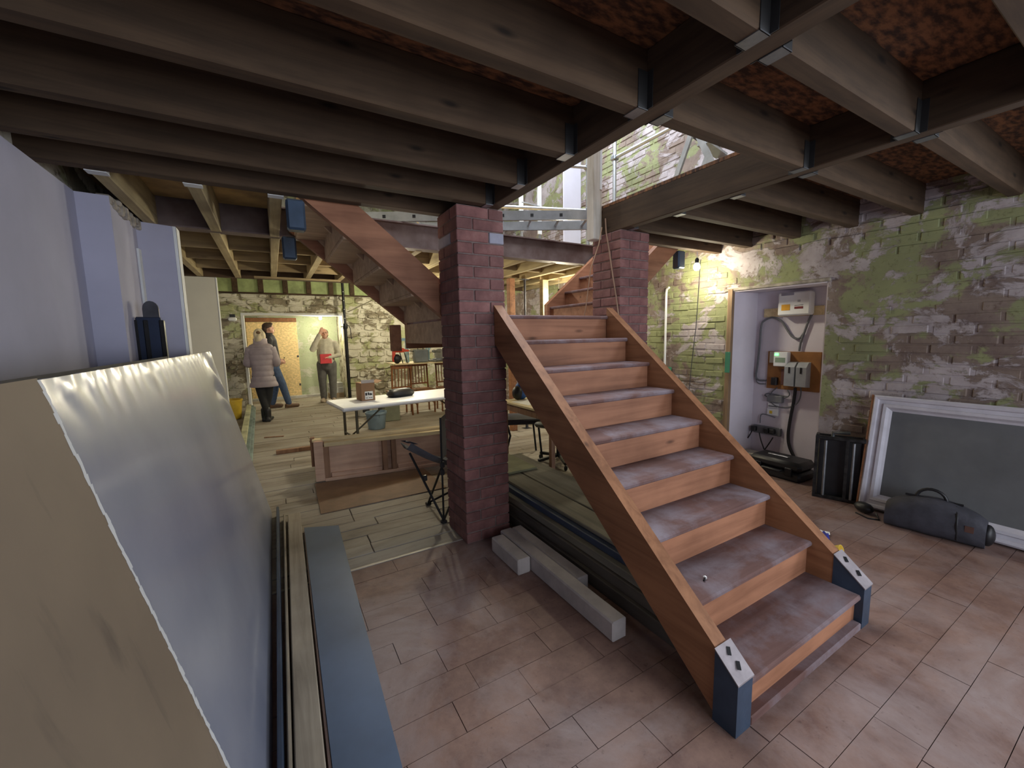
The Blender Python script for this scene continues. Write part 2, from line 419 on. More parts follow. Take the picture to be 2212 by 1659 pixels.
# rubble stones of the far wall, each its own piece
stones = [None]*10
def stone_mesh():
    w, h = R.uniform(.5,1), 1; ring = []
    mb = MB(); n = 10; prof = []
    for k in range(n):
        a = 2*math.pi*k/n; e = 4.; c, s_ = math.cos(a), math.sin(a); q = (abs(c)**e+abs(s_)**e)**(-1/e)*R.uniform(.9,1.04)
        prof.append((.5*c*q, .5*s_*q))
    mb.ring_loft([[(p[0], .5, p[1]) for p in prof], [(p[0], 0, p[1]) for p in prof], [(p[0]*.8, -.45+R.uniform(-.1,.1), p[1]*.8) for p in prof]])
    return mb.mesh('stone', [M['wall_f']], 40)
stones = [stone_mesh() for _ in range(10)]
def lay(x0, x1, z0, z1, cx=.34, cz=.13):
    z = z0
    while z < z1-.03:
        h = R.uniform(.7,1.25)*cz; h = min(h, z1-z); x = x0
        while x < x1-.03:
            w = min(R.uniform(.5,1.3)*cx, x1-x)
            if R.random() < .86:
                put('stone', R.choice(stones), wf, (x+w/2, YF+.005, z+h/2), (0, R.uniform(-.05,.05), 0), (w*.98, R.uniform(.05,.11), h*.97))
            x += w
        z += h
lay(-.95, OX0-.03, .02, 2.02, .26, .14)
lay(-.95, 1.6, 2.03, 2.42); lay(1.5, 2.7, .05, 2.42, .36, .15)
MB().box(-1.0, 3.0, YF-.03, YF+.02, 2.415, 2.45, .008).build('wall_plate', M['joist'], wf)
x = -.62
while x < 3:
    MB().box(x, x+.1, YF-.06, YF+.02, 2.45, 2.72, .006).build('joist_stub', M['joist_y'], wf); x += .46
MB().box(-1.0, 3.2, YF-.012, YF+.005, 2.45, 2.75).build('green_band', plain('green_distemper', S(160,174,122), .85, 0, .2, 5), wf)

# ---- back wall behind the camera with the window that gives the daylight
bw = MB().box(-1.4, .05, -2.95, -2.8, -.05, 5.2).box(3.45, 4.75, -2.95, -2.8, -.05, 5.2).box(.05, 3.45, -2.95, -2.8, -.05, .5).box(.05, 3.45, -2.95, -2.8, 2.22, 5.2)
struct(bw.build('wall_back', M['plaster_l']))
wi = MB(); X0, X1, Z0, Z1 = .05, 3.45, .5, 2.22
for a,b,c,d in ((X0,X1,Z0,Z0+.06),(X0,X1,Z1-.06,Z1),(X0,X0+.06,Z0,Z1),(X1-.06,X1,Z0,Z1),(1.15,1.21,Z0,Z1),(2.28,2.34,Z0,Z1)): wi.box(a,b,-2.92,-2.85,c,d,.006)
wi = struct(wi.build('window_1', M['white_trim']))
gm, nt_, b_ = newmat('window_glass'); b_.inputs['Transmission Weight'].default_value = 1; b_.inputs['Roughness'].default_value = .05
for a,b in ((X0+.06,1.15),(1.21,2.28),(2.34,X1-.06)): MB().box(a,b,-2.89,-2.884,Z0+.06,Z1-.06).build('pane', gm, wi)
w2 = MB()
for a,b,c,d in ((-2.4,-.7,.6,.66),(-2.4,-.7,2.04,2.1),(-2.4,-2.34,.6,2.1),(-.76,-.7,.6,2.1),(-1.58,-1.52,.6,2.1)): w2.box(XR+.3,XR+.37,a,b,c,d,.006)
w2 = struct(w2.build('window_2', M['white_trim']))
for a,b in ((-2.34,-1.58),(-1.52,-.76)): MB().box(XR+.33,XR+.336,a,b,.66,2.04).build('pane', gm, w2)
# ---- upper storey shell
up = MB().box(-1.4, -.9, -2.8, YF, ZC, 5.2).build('wall_upper_left', M['wall_f']); struct(up)
ru = MB().box(-1.4, 4.75, -2.95, 1.1, 5.2, 5.3).box(-1.4, 4.75, 5.7, 11.6, 5.2, 5.3).box(-1.4, 1.0, 1.1, 5.7, 5.2, 5.3).box(4.15, 4.75, 1.1, 5.7, 5.2, 5.3)
struct(ru.build('ceiling_upper', M['cream']))
fc = MB().box(-.9, XR, 6.5, 6.56, ZC+.21, 3.0).box(-.9, XR, 6.5, YF, 3.0, 3.1); struct(fc.build('ceiling_far', M['cream']))

# ---- ceiling: deck, joists, trimmers, hangers
ce = MB()
for a,b,c,d in ((-1.3,1.36,-2.8,2.77),(1.36,2.46,-2.8,1.2),(2.46,XR,-2.8,2.78),(3.72,XR,2.78,3.9)): ce.box(a,b,c,d,ZD,ZD+.022)
ce = struct(ce.build('ceiling', M['osb_deck']))
MB().box(-.9, .14, 2.77, 3.86, ZD, ZD+.022).build('deck_sheet', M['deck_pale'], ce)
for a,b in ((-.9,.4),(.405,1.7),(1.705,3.0),(3.005,XR)): MB().box(a, b-.004, 3.95, 6.5, ZD, ZD+.022).build('deck_sheet', M['deck_pale'], ce)
M['hang'] = plain('dull_hanger_steel', S(58,58,58), .6, .4)
def joist_x(x0, x1, y, w=.066, mat=None, n='joist', z0=ZC, z1=ZD):
    return MB().box(x0, x1, y-w/2, y+w/2, z0, z1, .004).build(n, mat or M['joist'], ce, loc=((x0+x1)/2, y, z0))
def joist_y(x, y0, y1, w=.066, mat=None, n='joist', z0=ZC, z1=ZD):
    return MB().box(x-w/2, x+w/2, y0, y1, z0, z1, .004).build(n, mat or M['joist_y'], ce, loc=(x, (y0+y1)/2, z0))
def hanger(j, x, y, sx):     # strap under a joist end; sx = direction from trimmer to joist
    l = j.location; h = MB()
    h.box(x, x+sx*.05, y-.037, y+.037, ZC-.003, ZC).mat(1).box(x, x+sx*.05, y-.036, y-.0335, ZC-.003, ZC+.13).box(x, x+sx*.05, y+.0335, y+.036, ZC-.003, ZC+.13)
    h.box(x, x+sx*.003, y-.06, y+.06, ZC, ZC+.13)
    o = h.build('joist_hanger', [M['steel'], M['hang']], j, loc=(0,0,0)); o.location = (-l[0], -l[1], -l[2])
T1, T2 = (1.275, 1.355), (2.46, 2.53)
for y in (-2.2,-1.75,-1.3,-.9,-.5,-.09,.33,.74,1.175,1.605,2.03,2.41):
    j = joist_x(-.95, T1[0]+.002, y)
    if y > .2: hanger(j, T1[0], y, -1)
joist_x(-.95, T1[1], 2.735, .075, n='trimmer')
joist_y((T1[0]+T1[1])/2, -2.8, 2.70, T1[1]-T1[0], n='trimmer')
joist_y((T2[0]+T2[1])/2, -2.8, 2.66, T2[1]-T2[0], n='trimmer')
for y in (-1.3,-.5,-.09,.33,.745,1.165):
    j = joist_x(T1[1]-.002, T2[0]+.002, y)
    if y > .2: hanger(j, T1[1], y, 1); hanger(j, T2[0], y, -1)
for y in (-1.3,-.5,-.09,.29,.715,1.175,1.56,1.98,2.41,2.735):
    j = joist_x(T2[1]-.002, XR+.12, y)
    if y > .2: hanger(j, T2[1], y, 1)
for x in (-.665,-.295,.085):
    j = joist_y(x, 2.772, 3.87, .066, M['pale_joist'])
    MB().box(x-.04, x+.04, 2.772, 2.83, ZC-.003, ZC).box(x-.04, x-.034, 2.772, 2.82, ZC, ZC+.12).box(x+.034, x+.04, 2.772, 2.82, ZC, ZC+.12).build('joist_hanger', M['white_trim'], j).location = (-x, -(2.772+3.87)/2, -ZC)
x = -.71
while x < 4.1:
    joist_y(x, 3.93, 6.5, .066, M['pale_joist']); 
    if x < 4.0:
        for yy in (4.72, 5.32, 5.95): MB().box(x+.033, x+.367, yy-.022, yy+.022, ZC+.03, ZD, .003).build('noggin', M['pale_joist_x'], ce)
    x += .4
joist_x(-.9, XR, 6.53, .06, M['joist'], 'edge_beam')
lp = MB().box(-.13, .9, 6.22, 6.32, ZC-.022, ZC, .003).build('loose_batten', M['pale_joist_x'], ce)
# ================================================================ brick pillars
def pillar(x0, y0, S_, h, label, pale=()):
    t = thing('brick_pillar', label, 'pillar', (x0+S_/2, y0+S_/2, 0), 0, 'brick pillars carrying the stair opening')
    MB().box(-S_/2+.007, S_/2-.007, -S_/2+.007, S_/2-.007, 0, h).build('mortar_core', M['mortar'], t)
    n = 30; c = h/n; L = .222; Wd = S_-L-.006
    var = [MB().box(-L/2, L/2, -Wd/2, Wd/2, -c/2+.004+R.uniform(0,.001), c/2-.004, R.uniform(.003,.006)).mesh('brick', [M['brick']]) for _ in range(5)]
    pal = MB().box(-L/2, L/2, -Wd/2, Wd/2, -c/2+.004, c/2-.004, .004).mesh('brick', [plain('pale_grey_brick', S(150,150,164), .8, 0, .1, 10)])
    H = S_/2
    for k in range(n):
        z = (k+.5)*c; a = -H+L/2; b = -H+Wd/2
        if k % 2: P = [((a,b),0), ((-b,a),1), ((-a,-b),0), ((b,-a),1)]
        else: P = [((-a,b),0), ((-b,-a),1), ((a,-b),0), ((b,a),1)]
        for i, (p, r) in enumerate(P):
            put('brick', pal if (k,i) in pale else R.choice(var), t, (p[0]+R.uniform(-.0015,.0015), p[1]+R.uniform(-.0015,.0015), z), (0,0,r*math.pi/2+R.choice((0,math.pi))+R.uniform(-.006,.006)))
    return t
pillar(1.05, 2.445, .335, ZC, 'red-brown brick pillar with two pale grey bricks near its top', ((27,3),(27,1)))
pillar(2.455, 2.445, .33, ZC, 'dark brick pillar with a thin flex hanging down one side')
# ================================================================ staircase
SY0, SZ0, GO, RI = .7226, .165, .2126, .1739
XL0, XL1, XR0, XR1 = 1.297, 1.362, 2.305, 2.37
t = thing('staircase', 'reddish pine staircase splitting left and right at a half landing', 'staircase', (1.83, .7, 0)); ST = t
SL = t.location
def sp(mb, n, m, sm=0, label=None):
    o = mb.build(n, m, t, sm); o.location = (-SL[0], -SL[1], -SL[2])
    if label: o['label'] = label
    return o
nose = lambda y: SZ0 + RI/GO*(y-SY0)
for xa, xb in ((XL0,XL1),(XR0,XR1)):
    ye = 2.44
    yb = SY0 + (.205-SZ0)*GO/RI
    poly = [(.735,0), (yb,0), (ye, nose(ye)-.205), (ye, nose(ye)+.05), (.735, nose(.735)+.05)]
    sp(MB().prism(poly, 'X', xa, xb), 'stringer', M['stair'])
for i in range(9):
    y, z = SY0+GO*i, SZ0+RI*i
    if i < 8: sp(MB().box(XL1-.004, XR0+.004, y, y+GO+.03, z-.026, z, .007), 'tread', M['tread'], 0, 'dusty tread')
    zb = 0 if i == 0 else z-RI-.004
    sp(MB().box(XL1-.003, XR0+.003, y+.022, y+.038, zb, z-.02), 'riser', M['stair_x'])
sp(MB().box(XL1+.02, XR0-.01, SY0-.012, SY0+.03, .0, .035, .004), 'base_strip', M['tread'])
M['capm'] = plain('dusty_plate', S(150,142,144), .6, .3, .15, 14)
# steel shoes at the foot
for xa, xb, nm in ((1.290, 1.380, 0), (2.303, 2.384, 1)):
    y0, y1 = .712, .80 if nm == 0 else .84
    poly = [(y0,0), (y1,0), (y1, nose(y1)+.054), (y0, nose(y0)+.046)]
    s = sp(MB().prism(poly, 'X', xa, xb), 'newel_shoe', M['blue_steel'], 0, 'blue-grey steel shoe')
    cap = [(y0-.003, nose(y0)+.044), (y1, nose(y1)+.052), (y1, nose(y1)+.057), (y0-.003, nose(y0)+.050)]
    c = MB().prism(cap, 'X', xa-.003, xb+.003).build('shoe_cap', M['capm'], s)
    for q in (.3,.72):
        yy = y0+(y1-y0)*q; MB().bar(((xa+xb)/2-.008, yy-.008, nose(yy)+.056), ((xa+xb)/2+.01, yy+.01, nose(yy)+.068), .012, .004).build('bolt_slot', M['black'], s)
# landing
LZ = SZ0+RI*8
LX0, LX1, LY0, LY1 = 1.10, 2.73, 2.424, 3.85
sp(MB().box(1.392, 2.448, LY0, 2.80, LZ-.026, LZ, .007).box(LX0, LX1, 2.80, LY1, LZ-.026, LZ), 'landing_deck', M['tread'])
sp(MB().box(1.36, 2.31, LY0+.022, LY0+.06, LZ-.2, LZ-.024), 'landing_beam', M['stair_x'])
sp(MB().box(LX0-.01, LX0+.012, 2.83, LY1-.02, LZ-.19, LZ-.02), 'landing_fascia', M['ply'])
sp(MB().box(LX0, LX1, LY1, LY1+.03, LZ-.24, LZ+.04), 'landing_fascia', M['stair_x'])
sp(MB().box(LX0, LX1, 3.2, 3.26, LZ-.19, LZ-.026), 'landing_joist', M['stair_x'])
sp(MB().box(.955, 1.04, LY1-.06, LY1+.03, LZ-.26, LZ-.02, .004), 'hanging_post', M['stair'], 0, 'short brown timber post')
# upper flights, left (sx=-1) and right (sx=+1)
for sx, xs in ((-1, 1.112), (1, 2.728)):
    nz2 = lambda d: LZ+RI + RI/GO*d
    D = 4*GO+.07
    for ya, yb in ((2.80, 2.865), (3.80, 3.86)):
        poly = [(0-.03, nz2(-.03)-.205), (D, nz2(D)-.205), (D, min(nz2(D)+.05, 2.5)), (D-.05, 2.5), ((2.5-LZ-RI-.05)*GO/RI, 2.5), (-.03, nz2(-.03)+.05)]
        sp(MB().prism([(xs+sx*p[0], p[1]) for p in poly], 'Y', ya, yb), 'stringer', M['stair_x'])
    for k in range(5):
        z = LZ+RI*(k+1); x = xs+sx*GO*k
        if k < 4:
            a, b = sorted((x, x+sx*(GO+.03))); sp(MB().box(a, b, 2.863, 3.802, z-.026, z, .006), 'tread', M['ply'] if sx < 0 else M['tread'])
        a, b = sorted((x+sx*.02, x+sx*.036)); sp(MB().box(a, b, 2.863, 3.802, z-RI-.004, z-.02), 'riser', M['ply'] if sx < 0 else M['stair_x'])
        if k < 4 and sx < 0:
            for q in (2.87, 3.3, 3.76): sp(MB().prism([(x+sx*.038, z-.027), (x+sx*.085, z-.027), (x+sx*.038, z-.074)], 'Y', q, q+.03), 'glue_block', M['ply'])
    for ya in (2.785, 3.79):
        x = xs+sx*(D-.04); a, b = sorted((x, x+sx*.1)); zt = 2.238
        o = sp(MB().box(a, b, ya-.0, ya+.085, zt-.175, zt, .012), 'newel_shoe', M['blue_steel'], 0, 'blue-grey steel shoe')
sp(MB().bar((1.02, 3.885, nz2(0)-RI+.2), (.28, 3.885, nz2(0)-RI+.2+.74*RI/GO), .012, .05), 'capping_strip', M['white_trim'])
# ================================================================ steel and timber of the opening
b = MB(); prof = [(-.06,0),(.06,0),(.06,.012),(.006,.012),(.006,.218),(.06,.218),(.06,.23),(-.06,.23),(-.06,.218),(-.006,.218),(-.006,.012),(-.06,.012)]
b.prism([(3.905+p[0], ZC+.005+p[1]) for p in prof], 'X', -.9, XR+.1)
tag(b.build('steel_beam', M['rust_steel'], None, loc=(1.7, 3.905, ZC+.005)), 'rusty steel I-beam spanning behind the stair opening', 'beam')
p = thing('timber_post', 'whitened square timber post at the corner of the stair opening', 'post', (2.415, 2.665, 2.2))
M['post'] = wood('weathered_post', S(196,190,180), S(160,146,126), 'Z', .8, 0)
MB().box(-.045,.045,0,.09,0,1.25,.005).build('post_body', M['post'], p)
MB().box(.02,.043,-.004,.002,.4,1.2,.002).build('white_batten', M['white_trim'], p)
# flex on the dark pillar
c = MB().tube([(2.452,2.615,2.36),(2.446,2.60,2.25),(2.443,2.56,2.1),(2.444,2.52,1.9),(2.447,2.48,1.72),(2.449,2.44,1.5),(2.449,2.43,1.1),(2.449,2.43,.0)], .006, 6)
tag(c.build('flex', plain('beige_flex', S(150,120,98), .6), None, 60), 'thin beige flex hanging from the post down the dark brick pillar', 'cable')
c = MB().tube([(2.40,2.60,2.28),(2.37,2.6,2.15),(2.30,2.62,1.95),(2.29,2.64,1.8),(2.32,2.7,1.66),(2.34,2.75,LZ+.004)], .004, 6)
tag(c.build('flex', plain('beige_flex_b', S(160,128,100), .6), None, 60), 'loose looped flex dangling onto the landing', 'cable')
# aluminium ladder laid across the opening
a0, a1 = Vector((.62,4.12,2.478)), Vector((3.25,2.72,2.478)); d = (a1-a0).normalized(); nrm = Vector((-d.y, d.x, 0))
if nrm.y < 0: nrm = -nrm
L = thing('ladder', 'aluminium ladder laid flat across the stair opening', 'ladder', a0)
for q in (0, .36):
    mb = MB().bar(nrm*q+Vector((0,0,.042)), (a1-a0)+nrm*q+Vector((0,0,.042)), .026, .084); mb.build('ladder_rail', M['alu'], L)
n = 11
for k in range(n):
    pp = d*((a1-a0).length*(k+.5)/n)+Vector((0,0,.042))
    MB().tube([pp, pp+nrm*.36], .014, 8).build('rung', M['alu'], L, 50)
    MB().xf(Matrix.Translation(pp-nrm*.0135) @ Matrix.Rotation(math.atan2(d.y,d.x),4,'Z')).box(-.014,.014,-.002,.002,-.014,.014).build('rung_end', M['black'], L)
# scaffold and steps upstairs
def scaff(label, pts, zs):
    t2 = thing('scaffold_frame', label, 'scaffold', (pts[0][0], pts[0][1], 2.472))
    for (x,y) in pts:
        x -= pts[0][0]; y -= pts[0][1]
        MB().tube([(x,y,.008),(x,y,1.5)], .024, 10).build('upright', M['alu'], t2, 50); MB().box(x-.06,x+.06,y-.06,y+.06,0,.008).build('base_plate', M['steel'], t2)
    q = (pts[1][0]-pts[0][0], pts[1][1]-pts[0][1])
    for z in zs:
        MB().tube([(0,0,z),(q[0],q[1],z)], .022, 10).build('ledger', M['alu'], t2, 50); MB().box(-.04,.04,-.04,.04,z-.03,z+.03,.01).build('coupler', M['steel'], t2)
    return t2
scaff('galvanised scaffold frame upstairs running along the green wall', ((3.92,4.02),(3.92,2.35)), (.56,1.15))
scaff('galvanised scaffold frame upstairs across the end of the stair opening', ((3.72,4.3),(2.35,4.75)), (.56,1.1))
t3 = thing('step_ladder', 'aluminium folding steps standing upstairs beside the scaffold frame', 'ladder', (3.5,2.45,2.472), .2)
for sx in (-.2,.2):
    MB().bar((sx,-.3,0),(sx,.02,.72),.03,.05).build('step_rail', M['alu'], t3); MB().bar((sx,.3,0),(sx,.02,.72),.03,.04).build('step_rail', M['alu'], t3)
for q in (.25,.5,.75): MB().box(-.2,.2,-.3+q*.32-.05,-.3+q*.32+.05,q*.72,q*.72+.02).build('step', M['alu'], t3)
MB().box(-.23,.23,-.1,.14,.72,.75,.006).build('top_step', M['dark_steel'], t3); MB().box(-.24,-.2,-.12,-.08,.70,.77,.006).build('red_clip', plain('red_plastic', S(190,60,54), .5), t3)
t4 = thing('ladder', 'bright aluminium ladder standing upright by the upstairs wall', 'ladder', (3.25,5.2,2.472), .15)
for sx in (0,.36): MB().box(sx-.035,sx+.035,-.015,.015,.45,2.2,.004).build('ladder_rail', M['white_trim'], t4)
for q in (.55,.85,1.15,1.45): MB().tube([(0,0,q),(.36,0,q)],.018,8).build('rung', M['alu'], t4, 50)
for sx in (0,.36): MB().box(sx-.02,sx+.02,-.012,.012,0,.46).build('ladder_foot', M['alu'], t4)
pn = MB().box(0,.32,-.012,.012,0,1.9,.003).build('plaster_panel', plain('lilac_panel', S(196,194,206), .8, 0, .04, 3, .04), None); pn.location = (3.82,4.95,2.472)
tag(pn, 'pale lilac sheet of plasterboard standing upright upstairs', 'panel')
# timber studs and a prop behind the landing
for (x,y,w,lb) in ((3.05,5.2,.09,'reddish timber stud standing behind the landing beside the grey prop'),(3.60,5.15,.1,'pale doubled timber stud standing behind the landing')):
    s = MB().box(-w/2,w/2,-.045,.045,0,ZC,.004); s = s.build('timber_stud', M['stair'] if w < .1 else M['pale_joist']); s.location = (x,y,0); tag(s, lb, 'stud')
s = thing('steel_prop', 'slim grey steel prop between the timber studs', 'prop', (3.29,5.2,0))
MB().tube([(0,0,.006),(0,0,1.4)],.022,10).build('outer_tube', M['dark_steel'], s, 50); MB().tube([(0,0,1.38),(0,0,ZC-.005)],.017,10).build('inner_tube', M['dark_steel'], s, 50)
MB().box(-.06,.06,-.06,.06,0,.006).build('base_plate', M['dark_steel'], s); MB().box(-.06,.06,-.06,.06,ZC-.006,ZC).build('head_plate', M['dark_steel'], s)
# ================================================================ foreground left
def leanmap(xb, xt, zt):   # (y, v along slope, w depth behind) -> world
    L = math.hypot(xt-xb, zt); ux, uz = (xt-xb)/L, zt/L
    return L, (lambda y, v, w: Vector((xb+ux*v-uz*w, y, uz*v+ux*w)))
LL, lm = leanmap(-.105, -.405, 1.345)
def film():
    m, nt, b = newmat('polythene_film'); v = coords(nt, False)
    col = ramp(nt, nz(nt, v, 1.4, 5), [(.3, S(118,124,144)), (.7, S(150,154,168))])
    nt.links.new(col, b.inputs['Base Color']); b.inputs['Roughness'].default_value = .34; b.inputs['Specular IOR Level'].default_value = .6
    b.inputs['Coat Weight'].default_value = .35; b.inputs['Coat Roughness'].default_value = .12
    bump(nt, b, nz(nt, coords(nt, False, (1,.6,1.5)), 3, 5, .55, .5), .06, .02); return m
M['film'] = film()
bd = thing('wrapped_bundle', 'bundle of boards wrapped in shiny blue-grey polythene leaning by the left wall', 'bundle', (-.2,2.5,0))
def wr_d(y, v):
    d = 0
    u = 3.8-y; q = LL-v
    r1 = math.hypot(u-.12, q-.16)
    d += .016*math.sin(30*(q+.25*u)+3*noise.noise(Vector((y*3,v*3,1))))*math.exp(-((u-.22)/.22)**2)*math.exp(-((q-.22)/.22)**2)
    d += .005*math.sin(55*y+4*noise.noise(Vector((y*4,v*6,5))))*math.exp(-(q/.09)**2)
    d += .003*noise.noise(Vector((y*1.6,v*2.0,0)))
    e = min(y-1.155, u); d *= min(1, max(0, e/.03))
    return d
T_ = .125
def fb(i, j): 
    y = 1.155+(3.8-1.155)*i; v = LL*j; p = lm(y, v, -wr_d(y, v) if 0 < j < 1 else 0); return p
mb = MB(); mb.grid(fb, 110, 60)
mb.grid(lambda i,j: lm(1.155+2.645*i, LL+(.006*noise.noise(Vector((i*40,j*3,2))) if 0 < j < 1 else 0), T_*j), 110, 5)
mb.grid(lambda i,j: lm(3.8, LL*i, T_*j), 1, 1); mb.grid(lambda i,j: lm(1.155, LL*i, T_*j), 1, 1); mb.grid(lambda i,j: lm(1.155+2.645*i, LL*j, T_), 1, 1); mb.grid(lambda i,j: lm(1.155+2.645*i, 0, T_*j), 1, 1)
o = mb.build('polythene_wrap', M['film'], bd, 35); o.location = (.2,-2.5,0)
tp = MB()
for k in range(60):
    v0 = LL*k/60; tp._add([lm(1.150+R.uniform(-.004,.004), v0, -.0065), lm(1.162+R.uniform(-.003,.006), v0, -.0065), lm(1.162+R.uniform(-.003,.006), v0+LL/60, -.0065), lm(1.150+R.uniform(-.004,.004), v0+LL/60, -.0065)], [(0,1,2,3)])
o = tp.build('tape_edge', M['white_trim'], bd); o.location = (.2,-2.5,0); o['kind'] = 'stuff'
def tanmat():
    m, nt, b = newmat('tan_board_face'); v = coords(nt, False)
    col = ramp(nt, nz(nt, v, 1.6, 6), [(.3, S(116,102,86)), (.7, S(136,120,100))])
    st_ = nz(nt, coords(nt, False, (1,6,1.1)), 1.5, 5, .6, .4)
    col = mix(nt, mask(nt, st_, .63, .76), col, S(98,86,74))
    nt.links.new(col, b.inputs['Base Color']); b.inputs['Roughness'].default_value = .75; bump(nt, b, nz(nt, v, 60, 4), .1, .003); return m
M['tan'] = tanmat()
mb = MB(); mb.ring_loft([[lm(.08,0,-.006), lm(1.152,0,-.006), lm(1.152,0,.13), lm(.08,0,.13)], [lm(.08,LL+.004,-.006), lm(1.152,LL+.004,-.006), lm(1.152,LL+.004,.13), lm(.08,LL+.004,.13)]])
tag(mb.build('fibre_board', M['tan'], None, loc=(-.2,.6,0)), 'tan fibreboard sheet leaning at the near end of the wrapped bundle', 'board')
mb = MB(); Lb, l2 = leanmap(-.245, -.54, 1.335)
mb.ring_loft([[l2(.3,0,0), l2(3.12,0,0), l2(3.12,0,.2), l2(.3,0,.2)], [l2(.3,Lb,0), l2(3.12,Lb,0), l2(3.12,Lb,.2), l2(.3,Lb,.2)]])
tag(mb.build('board_stack', plain('grey_board_stack', S(96,92,92), .8), None, loc=(-.5,2,0)), 'dark grey board stack leaning behind the wrapped bundle', 'board')
# dark steel frame standing behind the bundle
q = thing('steel_bracket', 'dark blue steel bracket with rounded top standing behind the wrapped bundle', 'bracket', (-.655,3.42,0), -.05)
MB().box(-.07,.055,-.012,.012,1.30,1.58,.006).build('top_plate', plain('navy_steel', S(42,52,74), .4, .4), q)
MB().prism([(-.03,1.56)]+[(.01+.04*math.cos(a),1.63+.05*math.sin(a)) for a in [math.pi*(1-k/8) for k in range(9)]]+[(.05,1.56)], 'Y', -.008, .006).build('rounded_tab', M['dark_steel'], q)
for x in (-.072,-.02,.058): MB().box(x-.012,x+.012,-.02,.02,.0,1.56,.004).build('upright', M['black_metal'], q)
MB().box(-.05,.04,-.006,.012,0,1.32).build('web_plate', plain('rusty_web', S(88,74,66), .6, .3), q)
# timbers on the floor along the bundle
def floorbar(name, a, b, w, h, z, mat, label, cat, grp=None, c=.004):
    a = Vector(a); b = Vector(b); L = (b-a).length; o = MB().box(0, L, -w/2, w/2, 0, h, c).build(name, mat)
    o.location = (a.x, a.y, z); o.rotation_euler = (0,0,math.atan2(b.y-a.y, b.x-a.x)); return tag(o, label, cat, grp)
M['greyplank'] = wood('grey_weathered_plank', S(160,150,134), S(120,110,98), 'X', .8, .08)
floorbar('timber_plank', (-.014,.5,0), (.049,3.56,0), .088, .05, 0, M['greyplank'], 'wide grey weathered plank lying beside the wrapped bundle', 'plank')
floorbar('timber_batten', (-.0675,.5,0), (-.018,3.6,0), .014, .046, 0, M['greyplank'], 'narrow grey batten between plank and wrapped bundle', 'plank')
floorbar('steel_strip', (-.086,.5,0), (-.060,3.72,0), .018, .075, 0, plain('blue_black_strip', S(64,78,100), .35, .3), 'dark blue strip tight against the foot of the wrapped bundle', 'strip')
mb = MB().prism([(.103,3.275),(.328,3.175),(.236,.5),(.049,.5)], 'Z', .006, .034)
M['bluesheet'] = plain('blue_grey_sheet', S(84,102,128), .42, 0, .15, 2.2, .06)
tag(mb.build('blue_board', M['bluesheet'], None, loc=(.17,1.9,0)), 'smooth blue-grey board lying flat on the floor', 'board')
mb = MB().prism([(.097,3.2),(.1015,3.2),(.046,.5),(.035,.5)], 'Z', 0, .03)
tag(mb.build('edge_strip', plain('brown_edge', S(96,74,72), .6), None, loc=(.07,1.9,0)), 'thin brown strip along the blue-grey board', 'strip')
# ================================================================ concrete lintels and the stack under the stair
M['concrete'] = plain('pale_concrete', S(178,170,166), .85, 0, .12, 7, .35, False, .06)
def lintel(x0,x1,y0,y1,h,label):
    o = MB().box(-(x1-x0)/2,(x1-x0)/2,-(y1-y0)/2,(y1-y0)/2,0,h,.007).build('concrete_lintel', M['concrete']); o.location = ((x0+x1)/2,(y0+y1)/2,0)
    return tag(o, label, 'lintel')
lintel(1.246,1.333,1.262,2.335,.10,'longest pale concrete lintel on the floor beside the stair')
lintel(1.336,1.412,1.62,2.335,.097,'concrete lintel between the longest lintel and the stacked boards')
lintel(1.153,1.241,1.945,2.285,.098,'short stub of pale concrete lintel by the brick pillar')
M['dk'] = wood('dark_stacked_timber', S(96,90,82), S(66,60,54), 'X', .8)
M['gk'] = wood('grey_stacked_board', S(140,136,122), S(104,100,90), 'X', .8)
def sb(x0,x1,y0,y1,z0,z1,mat,label,n='stacked_board'):
    return floorbar(n, ((x0+x1)/2,y0,0), ((x0+x1)/2,y1,0), x1-x0, z1-z0, z0, mat, label, 'board')
sb(1.455,1.60,1.07,3.25,0,.075,M['dk'],'dark bottom timber of the stack under the stair')
sb(1.61,2.02,1.12,3.3,0,.14,M['dk'],'broad dark timber at the back of the stack under the stair')
sb(1.475,1.60,1.08,3.2,.075,.14,M['dk'],'second dark timber up in the stack under the stair')
sb(1.49,1.80,1.2,3.2,.142,.19,M['gk'],'pale grey plank showing its edge in the stack under the stair')
sb(1.525,1.82,1.22,3.25,.191,.236,plain('navy_sheet', S(58,72,96), .5),'dark blue board in the stack under the stair')
sb(1.56,1.735,1.25,3.15,.237,.262,M['gk'],'narrow grey top board on the stack under the stair')
sb(1.745,2.03,1.3,3.35,.237,.265,M['gk'],'broad grey top board on the stack under the stair')
sb(1.60,1.9,2.85,3.5,.266,.284,plain('olive_board', S(134,134,104), .8),'short olive board across the end of the stack under the stair')
# ================================================================ camp chair by the pillar
cc = thing('camp_chair', 'folding camp chair with grey fabric standing behind the brick pillar', 'chair', (1.185,3.10,0))
def rod(a,b,r=.009,n='leg',m='black_metal',par=cc): return MB().tube([a,b],r,8).build(n,M[m],par,50)
F = [(-.15,-.25),(-.14,.14),(.24,.16),(.24,-.2)]
for i,(x,y) in enumerate(F): MB().box(x-.022,x+.022,y-.02,y+.02,0,.025,.006).build('foot', M['black'], cc)
rod((F[0][0],F[0][1],.02),(-.30,.06,.50)); rod((F[1][0],F[1][1],.02),(-.14,-.25,.46)); rod((F[0][0],F[0][1],.02),(-.145,-.25,.82),.008,'back_post')
rod((F[2][0],F[2][1],.02),(.24,-.2,.46)); rod((F[3][0],F[3][1],.02),(.26,.2,.5)); rod((F[1][0],F[1][1],.02),(.24,-.2,.3)); rod((F[3][0],F[3][1],.02),(.26,.2,.84),.008,'back_post')
